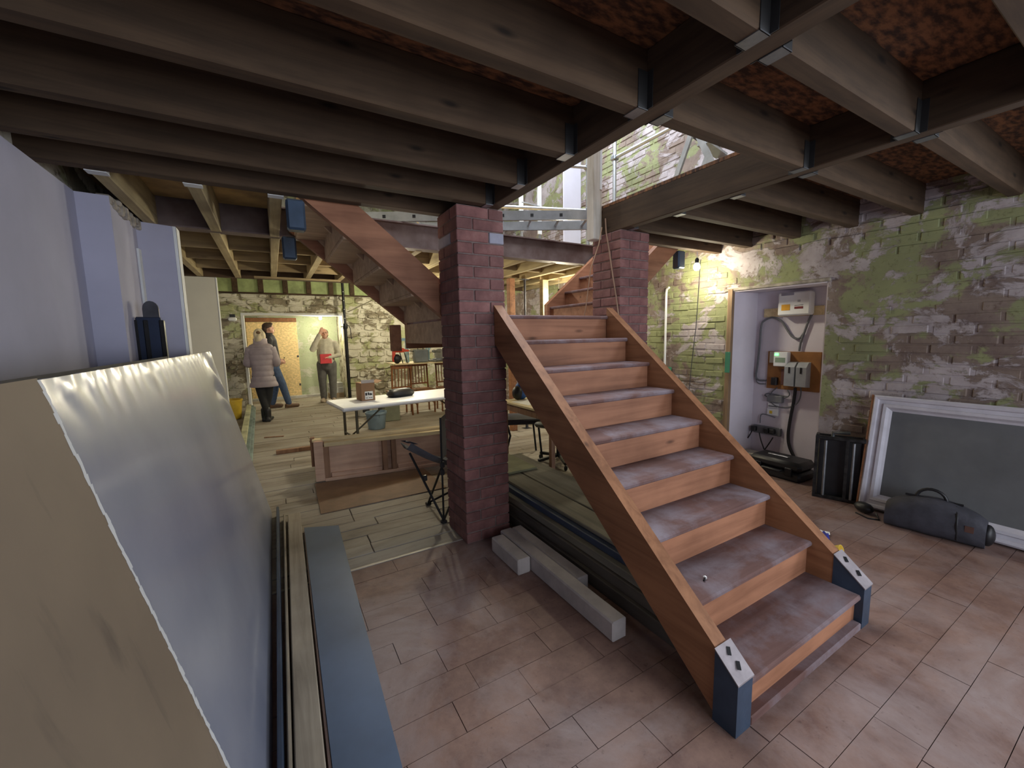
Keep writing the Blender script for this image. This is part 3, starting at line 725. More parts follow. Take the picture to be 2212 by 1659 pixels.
rod((F[0][0],F[0][1],.02),(.24,.16,.3)); 
for p in ((-.145,-.25,.46),(-.146,-.245,.40),(-.21,-.02,.30)): MB().box(p[0]-.016,p[0]+.016,p[1]-.016,p[1]+.016,p[2]-.022,p[2]+.022,.005).build('joint', M['black'], cc)
M['chairfab'] = plain('grey_chair_fabric', S(92,94,104), .8, 0, .15, 12, .2)
def seat(i,j):
    x = -.37+.62*i; y = .06-.3*j+.12*i; z = .60-.22*math.sin(min(1,i*1.2)*math.pi/2)+.06*j*(1-i)-.05*math.sin(math.pi*j); return (x,y,z)
MB().grid(seat,14,10).build('seat_fabric', M['chairfab'], cc, 60)
MB().grid(lambda i,j: (-.37+.06*i+.02*math.sin(6*j), .06-.3*j, .60-.03*i+.06*j+.012),4,8).build('fabric_edge', plain('navy_fabric', S(64,68,86), .8), cc, 60)
MB().grid(lambda i,j: (-.14+.4*i, -.25+.45*i+.05*math.sin(math.pi*i), .5+.32*j),8,4).build('backrest_fabric', M['chairfab'], cc, 60)
# ================================================================ panelled cabinet lying on its side
M['pinkwood'] = wood('pink_panel', S(208,174,150), S(182,146,126), 'X', .75, .05, knots=False)
M['creamwood'] = wood('cream_rail', S(226,208,164), S(194,172,128), 'X', .7, .05, knots=False)
M['brownwood'] = wood('brown_stile', S(150,116,92), S(112,82,64), 'Z', .7, .05, knots=False)
k = thing('panelled_cabinet', 'long low panelled wooden cabinet lying on the dusty boards', 'cabinet', (.261,4.372,0), -.136)
CL = 1.75
MB().box(.1,CL,.05,.09,.02,.40).build('back_panel', M['pinkwood'], k)
MB().box(.1,CL,.0,.13,0,.035,.003).build('bottom_rail', M['pinkwood'], k)
MB().box(.11,CL,-.02,.05,.36,.40,.003).build('top_rail', M['creamwood'], k)
MB().box(.0,CL,.05,.14,.40,.425,.003).build('top_board', M['creamwood'], k)
for x in (.1,.66,.75,1.32): MB().box(x,x+.05,.0,.05,.035,.36,.003).build('stile', M['brownwood'], k)
MB().box(.015,.10,.0,.10,.01,.415,.003).build('end_panel', M['pinkwood'], k)
MB().box(-.02,.02,.1,.15,.14,.44,.003).build('end_flange', M['brownwood'], k)
for x0,x1 in ((.16,.65),(.81,1.31)): MB().box(x0,x1,.02,.05,.035,.075,.003).build('panel_mould', M['pinkwood'], k)
# ================================================================ trestle table and its load
tt = thing('trestle_table', 'white plastic folding trestle table behind the panelled cabinet', 'table', (.565,4.36,0), .108)
TH = .722
MB().box(0,1.83,0,.72,TH-.04,TH,.012).build('tabletop', M['white'], tt)
M['olive_metal'] = plain('olive_grey_metal', S(92,86,68), .5, .4, .1, 8)
for x in (.16,1.62):
    for y in (.1,.6): MB().tube([(x,y,0),(x,y,TH-.04)],.015,8).build('leg', M['olive_metal'], tt, 50)
    MB().tube([(x,.1,.35),(x,.6,.35)],.01,8).build('cross_bar', M['olive_metal'], tt, 50)
    MB().tube([(x,.35,.35),(x+(.42 if x < 1 else -.42),.35,TH-.045)],.01,8).build('brace', M['olive_metal'], tt, 50)
b = thing('cardboard_box', 'open cardboard box with a printed white label on the trestle table', 'box', (.885,4.85,TH), .12)
MB().box(-.075,.075,-.1,.1,0,.2,.002).build('carton', M['card'], b)
fm = plain('white_flap', S(206,200,196), .8)
MB().box(-.072,.072,-.1,-.097,.2,.235).build('flap', fm, b); MB().bar((.075,-.1,.2),(.13,-.1,.225),.004,.19,(0,1,0)).build('flap', M['card'], b)
lb = MB().box(-.04,.05,-.1025,-.1,.015,.105).build('printed_label', M['paper'], b)
for p in ((-.025,.075,.02,.03),(.0,.078,.016,.03),(.02,.072,.02,.022),(.036,.07,.012,.016)): MB().box(p[0]-p[2]/2,p[0]+p[2]/2,-.1035,-.1025,p[1]-p[3]/2,p[1]+p[3]/2).build('print_mark', M['black'], lb)
for p in (-.02,.012,.034): MB().box(p-.009,p+.009,-.1035,-.1025,.03,.036).build('print_mark', M['black'], lb)
mb = MB(); mb.ring_loft([[(x*w, y*w2, z) for x,y in [(math.cos(2*math.pi*q/16)*abs(math.cos(2*math.pi*q/16))**-.4, math.sin(2*math.pi*q/16)*max(.01,abs(math.sin(2*math.pi*q/16)))**-.4) for q in range(16)]] for z,w,w2 in ((0,.14,.08),(.03,.165,.1),(.06,.155,.09),(.085,.12,.06),(.095,.08,.03))])
bg = thing('laptop_bag', 'black zipped pouch lying on the white trestle table', 'bag', (1.29,4.87,TH), .25)
mb.build('pouch', M['black'], bg, 40); MB().box(-.13,.14,.03,.035,.05,.09).build('grey_flap', plain('grey_green_flap', S(110,122,118), .6), bg)
def bucket(name, loc, r, h, mat, label, handle=True, grp=None):
    t = thing(name, label, 'bucket', loc, R.uniform(0,3), grp)
    MB().lathe([(r*.74,0),(r*.78,.004),(r*.98,h-.03),(r*1.04,h-.028),(r*1.04,h),(r*.95,h),(r*.74,.01)], n=22).build('bucket_body', mat, t, 40)
    if handle: MB().tube([(r*1.03*math.cos(a), .01, h-.03-.11*math.sin(a)) for a in [math.pi*q/10 for q in range(11)]],.003,6).build('handle', M['steel'], t, 60)
    return t
bucket('plastic_bucket', (1.34,6.58,0), .16, .27, plain('blue_grey_plastic', S(120,142,160), .5), 'blue-grey plastic bucket under the far side of the trestle table')
bucket('plastic_bucket', (-.72,9.0,0), .17, .36, plain('yellow_plastic', S(206,172,52), .5), 'yellow plastic bucket beside the stone wall end')
for i,(x,y,lb) in enumerate(((1.40,7.85,'white paint tub beside the wall end of the trestle table'),(1.62,7.6,'white paint tub next to the plywood bench'))):
    t = thing('paint_tub', lb, 'tub', (x,y,0)); MB().lathe([(.12,0),(.13,.005),(.135,.27),(.142,.27),(.142,.3),(.0,.302)], n=20).build('tub_body', plain('white_tub', S(206,206,196), .5), t, 40)
    MB().box(-.06,.06,-.139,-.13,.08,.2).build('tub_label', M['dark_steel'], t)
gb = MB().box(-.13,.13,-.1,.1,0,.36,.01).build('grey_crate', plain('grey_green_crate', S(118,122,104), .7)); gb.location = (1.70,7.1,0); tag(gb, 'grey-green crate standing by the chairs under the plywood', 'crate')
# chairs stored under a plywood sheet
M['chairwood'] = wood('dark_chair_wood', S(140,92,56), S(92,56,34), 'Z', .5, .1)
def mkchair(loc, rz, label):
    t = thing('wooden_chair', label, 'chair', loc, rz, 'wooden chairs stored under the plywood sheet')
    MB().box(-.2,.2,-.2,.2,.42,.45,.008).build('seat', M['chairwood'], t)
    for sx in (-1,1):
        MB().lathe([(.012,0),(.018,.03),(.014,.1),(.022,.2),(.018,.32),(.022,.42)], (sx*.17,-.17,0), 10).build('leg', M['chairwood'], t, 40)
        MB().tube([(sx*.18,.19,0),(sx*.17,.18,.45),(sx*.17,.23,.93)],.017,8).build('leg', M['chairwood'], t, 40)
        MB().tube([(sx*.17,-.17,.18),(sx*.175,.18,.2)],.01,8).build('stretcher', M['chairwood'], t, 40)
    MB().box(-.19,.19,.215,.24,.87,.94,.006).build('top_rail', M['chairwood'], t); MB().box(-.18,.18,.19,.21,.52,.55,.004).build('lower_rail', M['chairwood'], t)
    for q in (-.12,-.06,0,.06,.12): MB().bar((q,.2,.54),(q,.228,.88),.03,.012,(1,0,0)).build('back_slat', M['chairwood'], t)
    return t
mkchair((1.97,7.52,0), math.pi, 'slat-backed wooden chair under the plywood end by the crate')
mkchair((2.43,7.56,0), 0, 'wooden chair in the middle under the plywood sheet')
mkchair((2.93,7.52,0), -.1, 'wooden chair at the pillar end of the plywood sheet')
pw = MB().box(1.84,3.1,7.2,7.86,.945,.963,.002).build('plywood_sheet', plain('pale_plywood', S(222,204,162), .7, 0, .06, 4), None, loc=(2.45,7.5,.945)); tag(pw, 'pale plywood sheet laid as a bench on the stored chairs', 'plywood')
tr = thing('hop_up', 'pale blue steel hop-up platform standing on the plywood bench', 'platform', (2.40,7.62,.963))
pb = plain('pale_blue_paint', S(150,186,204), .5)
MB().box(-.34,.33,-.08,.08,.42,.455,.004).build('platform', pb, tr); MB().box(-.38,.0,-.085,-.07,.40,.42).build('lip', pb, tr)
for x in (-.22,.18):
    for y in (-.07,.07): MB().bar((x,y,0),(x,y*.8,.42),.025,.025).build('leg', pb, tr)
MB().bar((.18,-.07,.2),(.3,-.07,.4),.015,.015).build('brace', pb, tr)
rt = thing('hammer_drill', 'red hammer drill with black bit lying on the plywood bench', 'drill', (1.98,7.36,.963))
red = plain('red_tool', S(206,74,52), .45)
MB().capsule([(-.1,0,.25),(.05,0,.235)],[.05,.04]).build('motor_body', red, rt, 60); MB().capsule([(.05,0,.235),(.15,0,.225)],[.03,.018]).build('gear_case', red, rt, 60)
MB().tube([(.15,0,.222),(.25,0,.205)],.008,8).build('drill_bit', M['black'], rt, 60); MB().capsule([(-.11,0,.24),(-.12,0,.06)],.03).build('handle', red, rt, 60); MB().ell((-.06,0,.085),(.075,.06,.085)).build('battery', M['black'], rt, 60)
for x in (.05,.13): MB().tube([(x-.05,.02,.2),(x,.03,.0)],.009,6).build('stand_leg', M['black'], rt, 60)
gx = thing('tool_case', 'translucent grey tool case standing on the plywood bench', 'case', (2.37,7.40,.963)); MB().box(-.13,.13,-.08,.08,0,.24,.02).build('case_body', plain('grey_case', S(120,128,130), .5), gx); MB().tube([(-.05,0,.24),(-.05,0,.27),(.05,0,.27),(.05,0,.24)],.01,8).build('handle', M['black'], gx, 40)
ms = thing('mitre_saw', 'dusty grey metal mitre saw on the plywood bench', 'saw', (2.72,7.4,.963), .3)
MB().box(-.18,.18,-.12,.12,0,.04,.01).build('saw_base', M['steel'], ms); MB().lathe([(.0,-.01),(.12,-.01),(.12,.01),(.0,.01)], n=20).xf(None).build('turntable', M['steel'], ms).location = (0,0,.05)
g = MB().xf(Matrix.Translation((.02,0,.14)) @ Matrix.Rotation(math.pi/2,4,'X')).lathe([(.0,-.02),(.1,-.02),(.1,.02),(.0,.02)], n=18); g.build('blade_guard', plain('grey_guard', S(150,150,144), .5), ms, 40)
MB().capsule([(.02,0,.18),(-.12,0,.2)],.028).build('saw_handle', M['steel'], ms, 50); MB().box(.14,.17,-.02,.02,.0,.3,.004).build('slide_post', plain('dark_post', S(70,66,64), .5), ms)
# ================================================================ table and chairs behind the stair
rt2 = thing('plywood_table', 'plywood work table covered in drawings behind the stair', 'table', (2.5,3.42,0))
MB().box(-.40,.40,-.5,.44,.70,.722,.003).build('tabletop', plain('table_ply', S(214,196,152), .7, 0, .06, 4), rt2)
MB().box(-.37,.37,-.47,-.44,.62,.70).build('apron', M['brownwood'], rt2); MB().box(-.385,-.36,-.47,.41,.63,.70).build('apron', M['brownwood'], rt2)
for x in (-.36,.36):
    for y in (-.46,.4): MB().box(x-.02,x+.02,y-.02,y+.02,0,.70).build('leg', M['brownwood'], rt2)
for (x,y,a,w,h,lb) in ((2.28,3.55,.1,.26,.3,'large white drawing at the chair end of the plywood table'),(2.6,3.2,-.1,.42,.3,'white drawing at the pillar end of the plywood table')):
    o = MB().box(-w/2,w/2,-h/2,h/2,0,.0015).build('drawing_sheet', M['paper']); o.location = (x,y,.722); o.rotation_euler = (0,0,a); tag(o, lb, 'paper')
oc = thing('office_chair', 'black padded visitor chair tucked to the plywood table', 'chair', (2.46,4.0,0), math.atan2(-.4,.9)+math.pi/2)
MB().box(-.22,.22,-.21,.21,.42,.48,.028).build('seat', plain('charcoal_fabric', S(58,58,68), .85), oc, 40)
mb = MB(); mb.grid(lambda i,j: (-.2+.4*i, .25+.05*math.sin(math.pi*i)*1.0+.06*j, .52+.34*j), 8, 4); mb.grid(lambda i,j: (-.2+.4*i, .22+.05*math.sin(math.pi*i)+.06*j, .52+.34*j), 8, 4); mb.build('backrest', plain('black_fabric', S(34,34,38), .85), oc, 60)
for sx in (-.2,.2):
    MB().tube([(sx*1.05,-.2,0),(sx,-.16,.42)],.012,8).build('leg', M['black_metal'], oc, 50)
    MB().tube([(sx*1.05,.24,0),(sx,.16,.3),(sx,.2,.45),(sx*.9,.27,.7)],.012,8).build('leg', M['black_metal'], oc, 50)
sw = thing('swivel_chair', 'black swivel chair base on castors under the plywood table', 'chair', (2.64,3.53,0), .35)
for q in range(5):
    a = 2*math.pi*q/5+2.75; MB().bar((0,0,.1),(.26*math.cos(a),.26*math.sin(a),.075),.03,.03).build('base_arm', M['black'], sw)
    MB().ell((.26*math.cos(a),.26*math.sin(a),.03),(.02,.02,.03)).build('castor', M['black'], sw, 60)
MB().tube([(0,0,.1),(0,0,.42)],.025,10).build('gas_column', M['black'], sw, 50); MB().box(-.2,.2,-.2,.2,.42,.48,.03).build('seat', M['black'], sw, 40)
dr = thing('rucksack', 'blue and black rucksack standing on the plywood table', 'bag', (2.33,3.785,.724), .5)
rb = MB(); rb.capsule([(0,0,.07),(0,.01,.13)],[.075,.06]); rb.ell((0,.0,.06),(.1,.07,.06))
put('bag_body', fuse(rb,'bag_body',[plain('blue_bag', S(38,92,168), .6)],.008,2), dr)
MB().ell((-.075,.01,.075),(.05,.06,.075)).build('side_pocket', M['black'], dr, 60); MB().tube([(-.03,0,.18),(-.02,0,.215),(.02,0,.215),(.03,0,.18)],.006,6).build('grab_loop', M['black'], dr, 60)
hs = MB().prism([(.24,3.54),(1.32,3.53),(1.32,4.20),(.26,4.345)], 'Z', .001, .007).build('hardboard_sheet', plain('brown_hardboard', S(130,104,82), .6, 0, .15, 5, .1), None, loc=(.66,3.95,0)); tag(hs, 'thin brown hardboard sheet lying before the panelled cabinet', 'sheet')
# ================================================================ electrics in the niche
NX = 4.535
ny = lambda px: 2.35-(px-450)*.001155
nzz = lambda py: 1.2-(py-590)*.00130
pk = MB().box(NX-.018, NX, 1.87, 2.415, 1.555, 1.642, .002).build('backing_plank', M['creamwood'], None, loc=(NX,2.1,1.555)); tag(pk, 'bare timber backing plank behind the consumer unit', 'plank')
cu = thing('consumer_unit', 'white consumer unit with yellow and red labels in the niche', 'fuse box', (NX-.018,2.09,1.56))
MB().box(-.095,0,-.145,.145,0,.225,.012).build('casing', M['white'], cu); 
MB().box(-.098,-.094,.0,.115,.195,.222,.001).build('grey_strip', plain('grey_strip', S(150,148,160), .5), cu)
MB().box(-.0975,-.094,.03,.108,.05,.108).build('yellow_label', plain('amber_label', S(220,160,30), .6), cu)
MB().box(-.0975,-.094,-.085,-.01,.06,.082).build('red_label', plain('maroon_label', S(120,34,40), .6), cu); MB().box(-.0975,-.094,-.085,-.01,.092,.096).build('black_line', M['black'], cu)
MB().box(-.097,-.094,-.06,-.035,.125,.145).build('switch', plain('grey_switch', S(170,170,170), .5), cu)
mbd = thing('meter_board', 'brown meter board with electricity meter and grey isolators', 'meter board', (NX,2.107,.81))
bo = lambda y: y-2.107
bz = lambda z: z-.81
MB().box(-.02,0,bo(1.865),bo(2.35),0,.39,.002).build('board', plain('brown_chipboard', S(150,102,54), .7, 0, .15, 8), mbd)
me_ = MB().box(-.085,-.02,bo(2.13),bo(2.263),bz(1.05),bz(1.197),.006).build('meter', M['white'], mbd)
MB().box(-.087,-.085,bo(2.15),bo(2.245),bz(1.09),bz(1.14)).build('dial_window', plain('grey_green_dial', S(140,160,140), .4), me_)
MB().box(-.0885,-.085,bo(2.215),bo(2.25),bz(1.16),bz(1.182)).build('green_display', glow('green_led', (.1,1,.15,1), 3.5), me_)
MB().box(-.03,-.02,bo(2.27),bo(2.33),bz(1.08),bz(1.195),.002).build('blank_plate', M['cream'], mbd)
gi = plain('isolator_grey', S(160,164,168), .5)
for a,b in ((2.05,2.14),(1.945,2.035)):
    iso = MB().prism([(0,0),(-.09,.01),(-.09,.2),(-.05,.245),(0,.25)], 'Y', bo(a), bo(b)); s_ = iso.build('isolator', gi, mbd); s_.location = (-.02,0,bz(.85))
    MB().box(-.094,-.088,bo((a+b)/2)-.008,bo((a+b)/2)+.008,.14,.2).build('isolator_slot', M['black'], s_)
MB().box(-.06,-.02,bo(2.235),bo(2.29),bz(.85),bz(.93),.004).build('cut_out', M['black'], mbd)
MB().box(-.05,-.02,bo(2.14),bo(2.2),bz(.86),bz(1.02),.004).build('service_head', plain('maroon_head', S(96,58,54), .6), mbd)
def cab(pts, r, mat, label, x=NX-.02):
    P = [Vector((x, ny(a), nzz(b))) for a,b in pts]; Q = []
    for i in range(len(P)-1):
        p0 = P[max(0,i-1)]; p1 = P[i]; p2 = P[i+1]; p3 = P[min(len(P)-1,i+2)]
        for k in range(4):
            t = k/4; Q.append(.5*((2*p1)+(p2-p0)*t+(2*p0-5*p1+4*p2-p3)*t*t+(3*p1-p0-3*p2+p3)*t**3))
    Q.append(P[-1]); o = MB().tube(Q, r, 7).build('cable', mat, None, 60); return tag(o, label, 'cable')
grey = plain('grey_cable', S(110,112,116), .6); blk = M['black']
cab([(785,305),(760,360),(735,440),(712,520),(704,585)], .011, grey, 'short grey cable from consumer unit to meter board')
cab([(735,440),(700,488),(650,480),(605,430),(550,355),(470,320),(400,345),(376,385),(370,530),(360,700),(350,800),(380,832),(445,830)], .010, grey, 'long looping grey cable clipped down the niche wall')
cab([(358,700),(352,820),(380,860),(440,858)], .006, grey, 'thin grey cable curving under the loop to the meter board')
cab([(692,868),(684,980),(668,1100),(656,1250),(676,1350),(735,1445)], .015, blk, 'thick black cable dropping from the isolators to the floor')
cab([(545,880),(500,920),(480,980),(540,1030),(640,1030),(715,985),(738,900),(715,800),(705,700)], .006, grey, 'grey lead looping around below the meter board')
cab([(630,890),(648,930),(600,960),(500,965),(440,955),(470,935),(560,940),(640,945)], .006, grey, 'coiled grey lead resting on the grey junction box')
jb2 = MB().box(NX-.05, NX, ny(600), ny(470), nzz(1000), nzz(945), .005).build('junction_box', plain('grey_box', S(120,122,126), .6), None, loc=(NX,2.2,nzz(1000))); tag(jb2, 'grey junction box below the meter board', 'box')
for (a,b,c_,d_,lb) in ((470,560,1010,1050,'white switch plate just below the grey junction box'),(465,560,1056,1112,'white fused spur with yellow sticker in the niche')):
    s_ = thing('switch_plate', lb, 'switch', (NX, ny((a+b)/2), nzz(d_)))
    w = abs(ny(a)-ny(b))/2; h = nzz(c_)-nzz(d_); MB().box(-.02,0,-w,w,0,h,.003).build('plate', M['white'], s_)
    if d_ > 1100: MB().box(-.0215,-.0195,-.0,.028,.018,.05).build('yellow_sticker', plain('yellow_sticker', S(226,196,60), .6), s_)
    else: MB().box(-.0225,-.0195,-.045,.045,.012,.024).build('rocker', grey, s_)
ms_ = thing('socket_strip', 'grey socket strip with three black plugs in the niche', 'socket', (NX, ny(475), nzz(1275)))
MB().box(-.03,0,-.14,.14,0,.085,.004).build('strip', grey, ms_)
for y in (.12,-.01,-.07): MB().box(-.075,-.03,y-.026,y+.026,.02,.075,.008).build('plug', M['black'], ms_)
cab([(365,1240),(345,1290),(322,1330)], .006, blk, 'black lead from the outer plug toward the clear box', NX-.06)
cab([(425,1265),(445,1330),(478,1400)], .006, blk, 'black lead from the middle plug to the black tool case', NX-.06)
cab([(548,1285),(515,1345),(482,1400)], .006, blk, 'black lead from the inner plug to the black tool case', NX-.06)
cab([(540,1125),(470,1112),(415,1120),(410,1190)], .005, grey, 'thin grey lead from the fused spur to the plugs')
# black tool case and clear organiser
tc = thing('tool_case', 'long black plastic tool case lying in front of the niche', 'case', (4.24,2.03,0), math.pi/2-.03)
MB().box(-.24,.24,-.14,.14,0,.09,.02).build('case_base', M['black'], tc, 40); MB().box(-.24,.24,-.14,.14,.092,.185,.03).build('case_lid', M['black'], tc, 40)
for x in (-.14,.14): MB().box(x-.03,x+.03,.135,.155,.05,.13,.005).build('latch', M['black_metal'], tc)
MB().box(-.07,.12,-.02,.02,.185,.195,.003).build('lid_rib', M['steel'], tc); MB().tube([(-.08,.14,.09),(-.08,.18,.09),(.08,.18,.09),(.08,.14,.09)],.012,8).build('handle', M['black'], tc, 50)
ob = thing('organiser_box', 'small clear box of yellow-capped bottles beside the black tool case', 'box', (4.40,2.44,0), .1)
cm, nt_, b_ = newmat('clear_plastic'); b_.inputs['Base Color'].default_value = (.8,.8,.78,1); b_.inputs['Transmission Weight'].default_value = .75; b_.inputs['Roughness'].default_value = .2
bx_ = MB()
for a in ((-.075,.075,-.085,-.082,0,.1),(-.075,.075,.082,.085,0,.1),(-.075,-.072,-.085,.085,0,.1),(.072,.075,-.085,.085,0,.1),(-.075,.075,-.085,.085,0,.003)): bx_.box(*a)
bx_.build('clear_case', cm, ob); MB().box(-.078,.078,-.088,.088,.1,.115,.003).build('lid', M['cream'], ob)
yl = plain('yellow_cap', S(224,190,70), .5)
for (x,y) in ((-.045,-.05),(-.045,0),(-.045,.05),(.02,-.04),(.02,.04)):
    bt = MB().lathe([(.02,.003),(.02,.055),(.012,.065),(.012,.07)], (x,y,0), 10).build('bottle', M['white'], ob, 40); MB().lathe([(.014,.07),(.014,.088),(.0,.09)], (x,y,0), 10).build('cap', yl, bt, 40)
o = MB().tube([(4.06+.035*math.cos(a),2.2+.05*math.sin(a),.004) for a in [2*math.pi*k/16 for k in range(16)]],.004,6,True).build('cable', M['dark_steel'], None, 60); tag(o, 'small ring of dark wire on the floor by the tool case', 'cable')
# ================================================================ black folding stand, framed panel, holdall, litter
bs = thing('folding_stand', 'black scuffed metal folding stand against the peeling wall', 'stand', (3.99,1.47,0), -1.25)
W2, H2 = .15, .53
M['scuff'] = plain('scuffed_black_metal', S(58,58,58), .35, .6, .5, 20, .1, c2=S(30,30,30))
for x in (-W2,-.03,.05,W2):
    MB().bar((x,-.035 if x in (-W2,.05) else .05,0),(x,-.035 if x in (-W2,.05) else .05,H2),.022,.03,(0,1,0)).build('upright', M['scuff'], bs)
for z in (.015,H2-.01):
    for y in (-.035,.05): MB().box(-W2-.012,W2+.012,y-.014,y+.014,z-.014,z+.014,.004).build('cross_rail', M['scuff'], bs)
for x in (-W2,W2): MB().bar((x,-.035,H2),(x,.05,H2),.02,.02).build('side_rail', M['scuff'], bs)
MB().box(-W2+.01,W2-.01,.012,.04,.0,H2-.02,.005).build('folded_panel', M['black'], bs)
for x in (-.09,.09): MB().tube([(x,-.052,.03),(x,-.052,H2-.03)],.011,8).build('bright_tube', M['steel'], bs, 50); MB().tube([(-.05,0,H2),(-.05,0,H2+.03),(.06,0,H2+.04)],.014,8).build('top_knob', M['steel'], bs, 50)
fr = thing('framed_panel', 'large white moulded frame around a grey panel leaning on the peeling wall', 'frame', (4.0,.45,.01), 0)
FL, FH, FW = 1.7, .885, .115
Rm = Matrix.Rotation(math.radians(9.5),4,'Y') @ Matrix.Translation((0,0,0))
M['frame'] = plain('white_frame_paint', S(200,198,206), .5, 0, .08, 8, .06)
prof = [(0,.0),(.0,.05),(.012,.06),(.03,.055),(.036,.042),(.06,.04),(.066,.052),(.085,.05),(.1,.03),(.115,.022),(.115,0)]
ya, yb = -1.45, .86     # along the wall
def side(p0, p1, inw, nm):   # mitred moulding from p0 to p1, inward direction inw (2d y,z)
    r0 = []; r1 = []; d = (Vector(p1)-Vector(p0)).normalized(); iv = Vector(inw)
    for (a,h) in prof:
        q0 = Vector(p0)+iv*a+d*a; q1 = Vector(p1)+iv*a-d*a
        r0.append((-h,q0.x,q0.y)); r1.append((-h,q1.x,q1.y))
    o = MB().xf(Rm).ring_loft([r0,r1]).build(nm, M['frame'], fr); return o
side((ya,0),(yb,0),(0,1),'bottom_rail'); side((yb,0),(yb,FH),(-1,0),'end_rail'); side((yb,FH),(ya,FH),(0,-1),'top_rail'); side((ya,FH),(ya,0),(1,0),'end_rail')
MB().xf(Rm).box(-.02,-.008,ya+.1,yb-.1,.1,FH-.1).build('grey_panel', plain('slate_grey_panel', S(104,106,108), .8, 0, .12, 3), fr)
MB().xf(Rm).box(-.055,.004,yb,yb+.012,0,FH).build('raw_edge', M['stair'], fr, 0, None, 'raw brown timber edge')
hb = thing('holdall', 'dark grey fabric holdall standing before the framed panel', 'bag', (3.83,.85,0), math.pi/2+.12)
mb = MB(); rings = []
for i in range(13):
    u = i/12; x = -.24+.48*u; e = math.sin(math.pi*min(1,max(0,u)))**.22 if 0 < u < 1 else .45
    w = .095*(.72+.28*e); h = (.215+.04*math.sin(math.pi*u))*(.62+.38*e); rg = []
    for k in range(18):
        a = 2*math.pi*k/18; cx_, cz = math.cos(a), math.sin(a); p = 3.2
        q = (abs(cx_)**p+abs(cz)**p)**(-1/p); rg.append((x, cx_*q*w*(1.1-.25*(cz*q+1)/2)+.006*noise.noise(Vector((x*14,a*2,3))), max(.0, h/2+cz*q*h/2+.004*noise.noise(Vector((x*9,a*3,1))))))
    rings.append(rg)
mb.ring_loft(rings); M['bagfab'] = plain('charcoal_nylon', S(62,62,70), .75, 0, .18, 14, .3); mb.build('bag_body', M['bagfab'], hb, 60)
MB().tube([(.02+.075*math.cos(a), 0, .235+.075*math.sin(a)) for a in [math.pi*k/10 for k in range(11)]],.010,8).build('carry_handle', M['black'], hb, 60)
MB().tube([(-.12,.085,.03),(-.115,.093,.12),(-.11,.075,.2),(-.1,.03,.235)],.006,6).build('side_strap', M['black'], hb, 60)
MB().box(-.13,.15,-.004,.004,.236,.25).build('zip', M['black'], hb); MB().box(-.19,-.15,.084,.09,.1,.14).build('brown_patch', plain('brown_patch', S(96,66,56), .7), hb)
MB().ell((-.245,.02,.09),(.035,.055,.07)).build('end_pocket', M['black'], hb, 60)
pz = thing('black_pouch', 'small black pouch on the floor at the frame corner', 'pouch', (3.86,1.24,0), 1.2); MB().ell((0,0,.04),(.07,.045,.04)).build('pouch_body', M['black'], pz, 60); MB().tube([(-.09,0,.03),(-.14,.03,.005),(-.1,.08,.004),(0,.07,.004)],.006,6).build('strap', M['black'], pz, 60)
lt = thing('crisp_packet', 'crumpled blue and white packet beside the stair', 'packet', (3.17,1.23,0), .5)
MB().grid(lambda i,j: (-.05+.1*i,-.035+.07*j,.004+.022*abs(noise.noise(Vector((i*4,j*4,2))))+.012*math.sin(3*i)),8,6).build('blue_wrapper', plain('blue_wrapper', S(54,60,150), .4), lt, 60); MB().grid(lambda i,j: (.02+.05*i,-.045+.06*j,.012+.02*abs(noise.noise(Vector((i*5,j*5,7))))),6,5).build('white_wrapper', M['paper'], lt, 60)
yt = thing('yellow_cup', 'small yellow plastic cap lying beside the stair foot', 'cap', (2.985,1.08,0)); MB().xf(Matrix.Translation((0,0,.028)) @ Matrix.Rotation(1.2,4,'X')).lathe([(.018,-.03),(.03,.03),(.026,.03),(.0,-.02)], n=14).build('cap_body', yl, yt, 50)
ln = thing('bolt', 'tiny loose bolt lying on the second tread', 'bolt', (1.545,1.02,SZ0+RI), .4); MB().tube([(-.012,0,.006),(.012,0,.006)],.004,6).build('shank', M['black_metal'], ln); MB().tube([(.01,0,.007),(.017,0,.007)],.008,6).build('head', M['paper'], ln)
# ================================================================ lamps
def lamp(name, loc, top, power, col, label, rad=.045):
    t = thing(name, label, 'lamp', loc)
    MB().tube([(0,0,.05),(0,0,top)],.004,6).build('cord', M['white'], t); MB().lathe([(.018,.03),(.02,.07),(.01,.085)], n=12).build('lamp_holder', M['black'], t, 40)
    MB().lathe([(.001,-.045),(.02,-.041),(.031,-.025),(.034,-.005),(.028,.015),(.017,.032),(.015,.045)], n=16).build('bulb', glow(name+'_glow', (1,.95,.72,1), 60), t, 60)
    l = bpy.data.lights.new(name+'_light','POINT'); l.energy = power; l.color = col; l.shadow_soft_size = rad
    o = bpy.data.objects.new(name+'_light', l); COL.objects.link(o); o.location = (loc[0],loc[1],loc[2]-.055-rad); return t
WARM = (1.0,.91,.68)
lamp('bare_bulb', (3.9,2.79,2.10), ZC-2.10+.02, 15, WARM, 'lit bare bulb hanging against the green wall by the niche')
lamp('pendant_bulb', (1.03,10.62,1.93), OZ-1.93-.03, 22, WARM, 'lit bare bulb hanging in the boarded opening')
lamp('unseen_right_bulb', (3.69,4.9,2.0), ZC-2.0+.01, 30, WARM, 'unseen bulb added behind the right stair flight to brighten the joists')  # bulb out of view, added to light the cream joists past the landing
lamp('unseen_left_bulb', (1.29,5.3,1.98), ZC-1.98+.01, 34, WARM, 'unseen bulb added behind the left stair flight to brighten the middle bay')  # added where the left flight hides it, to light partition and joists
lamp('unseen_far_bulb', (2.6,8.6,2.3), .71, 70, WARM, 'unseen bulb added in the far room to brighten the end wall')  # hidden extra bulb, set to bring up the far wall's brightness
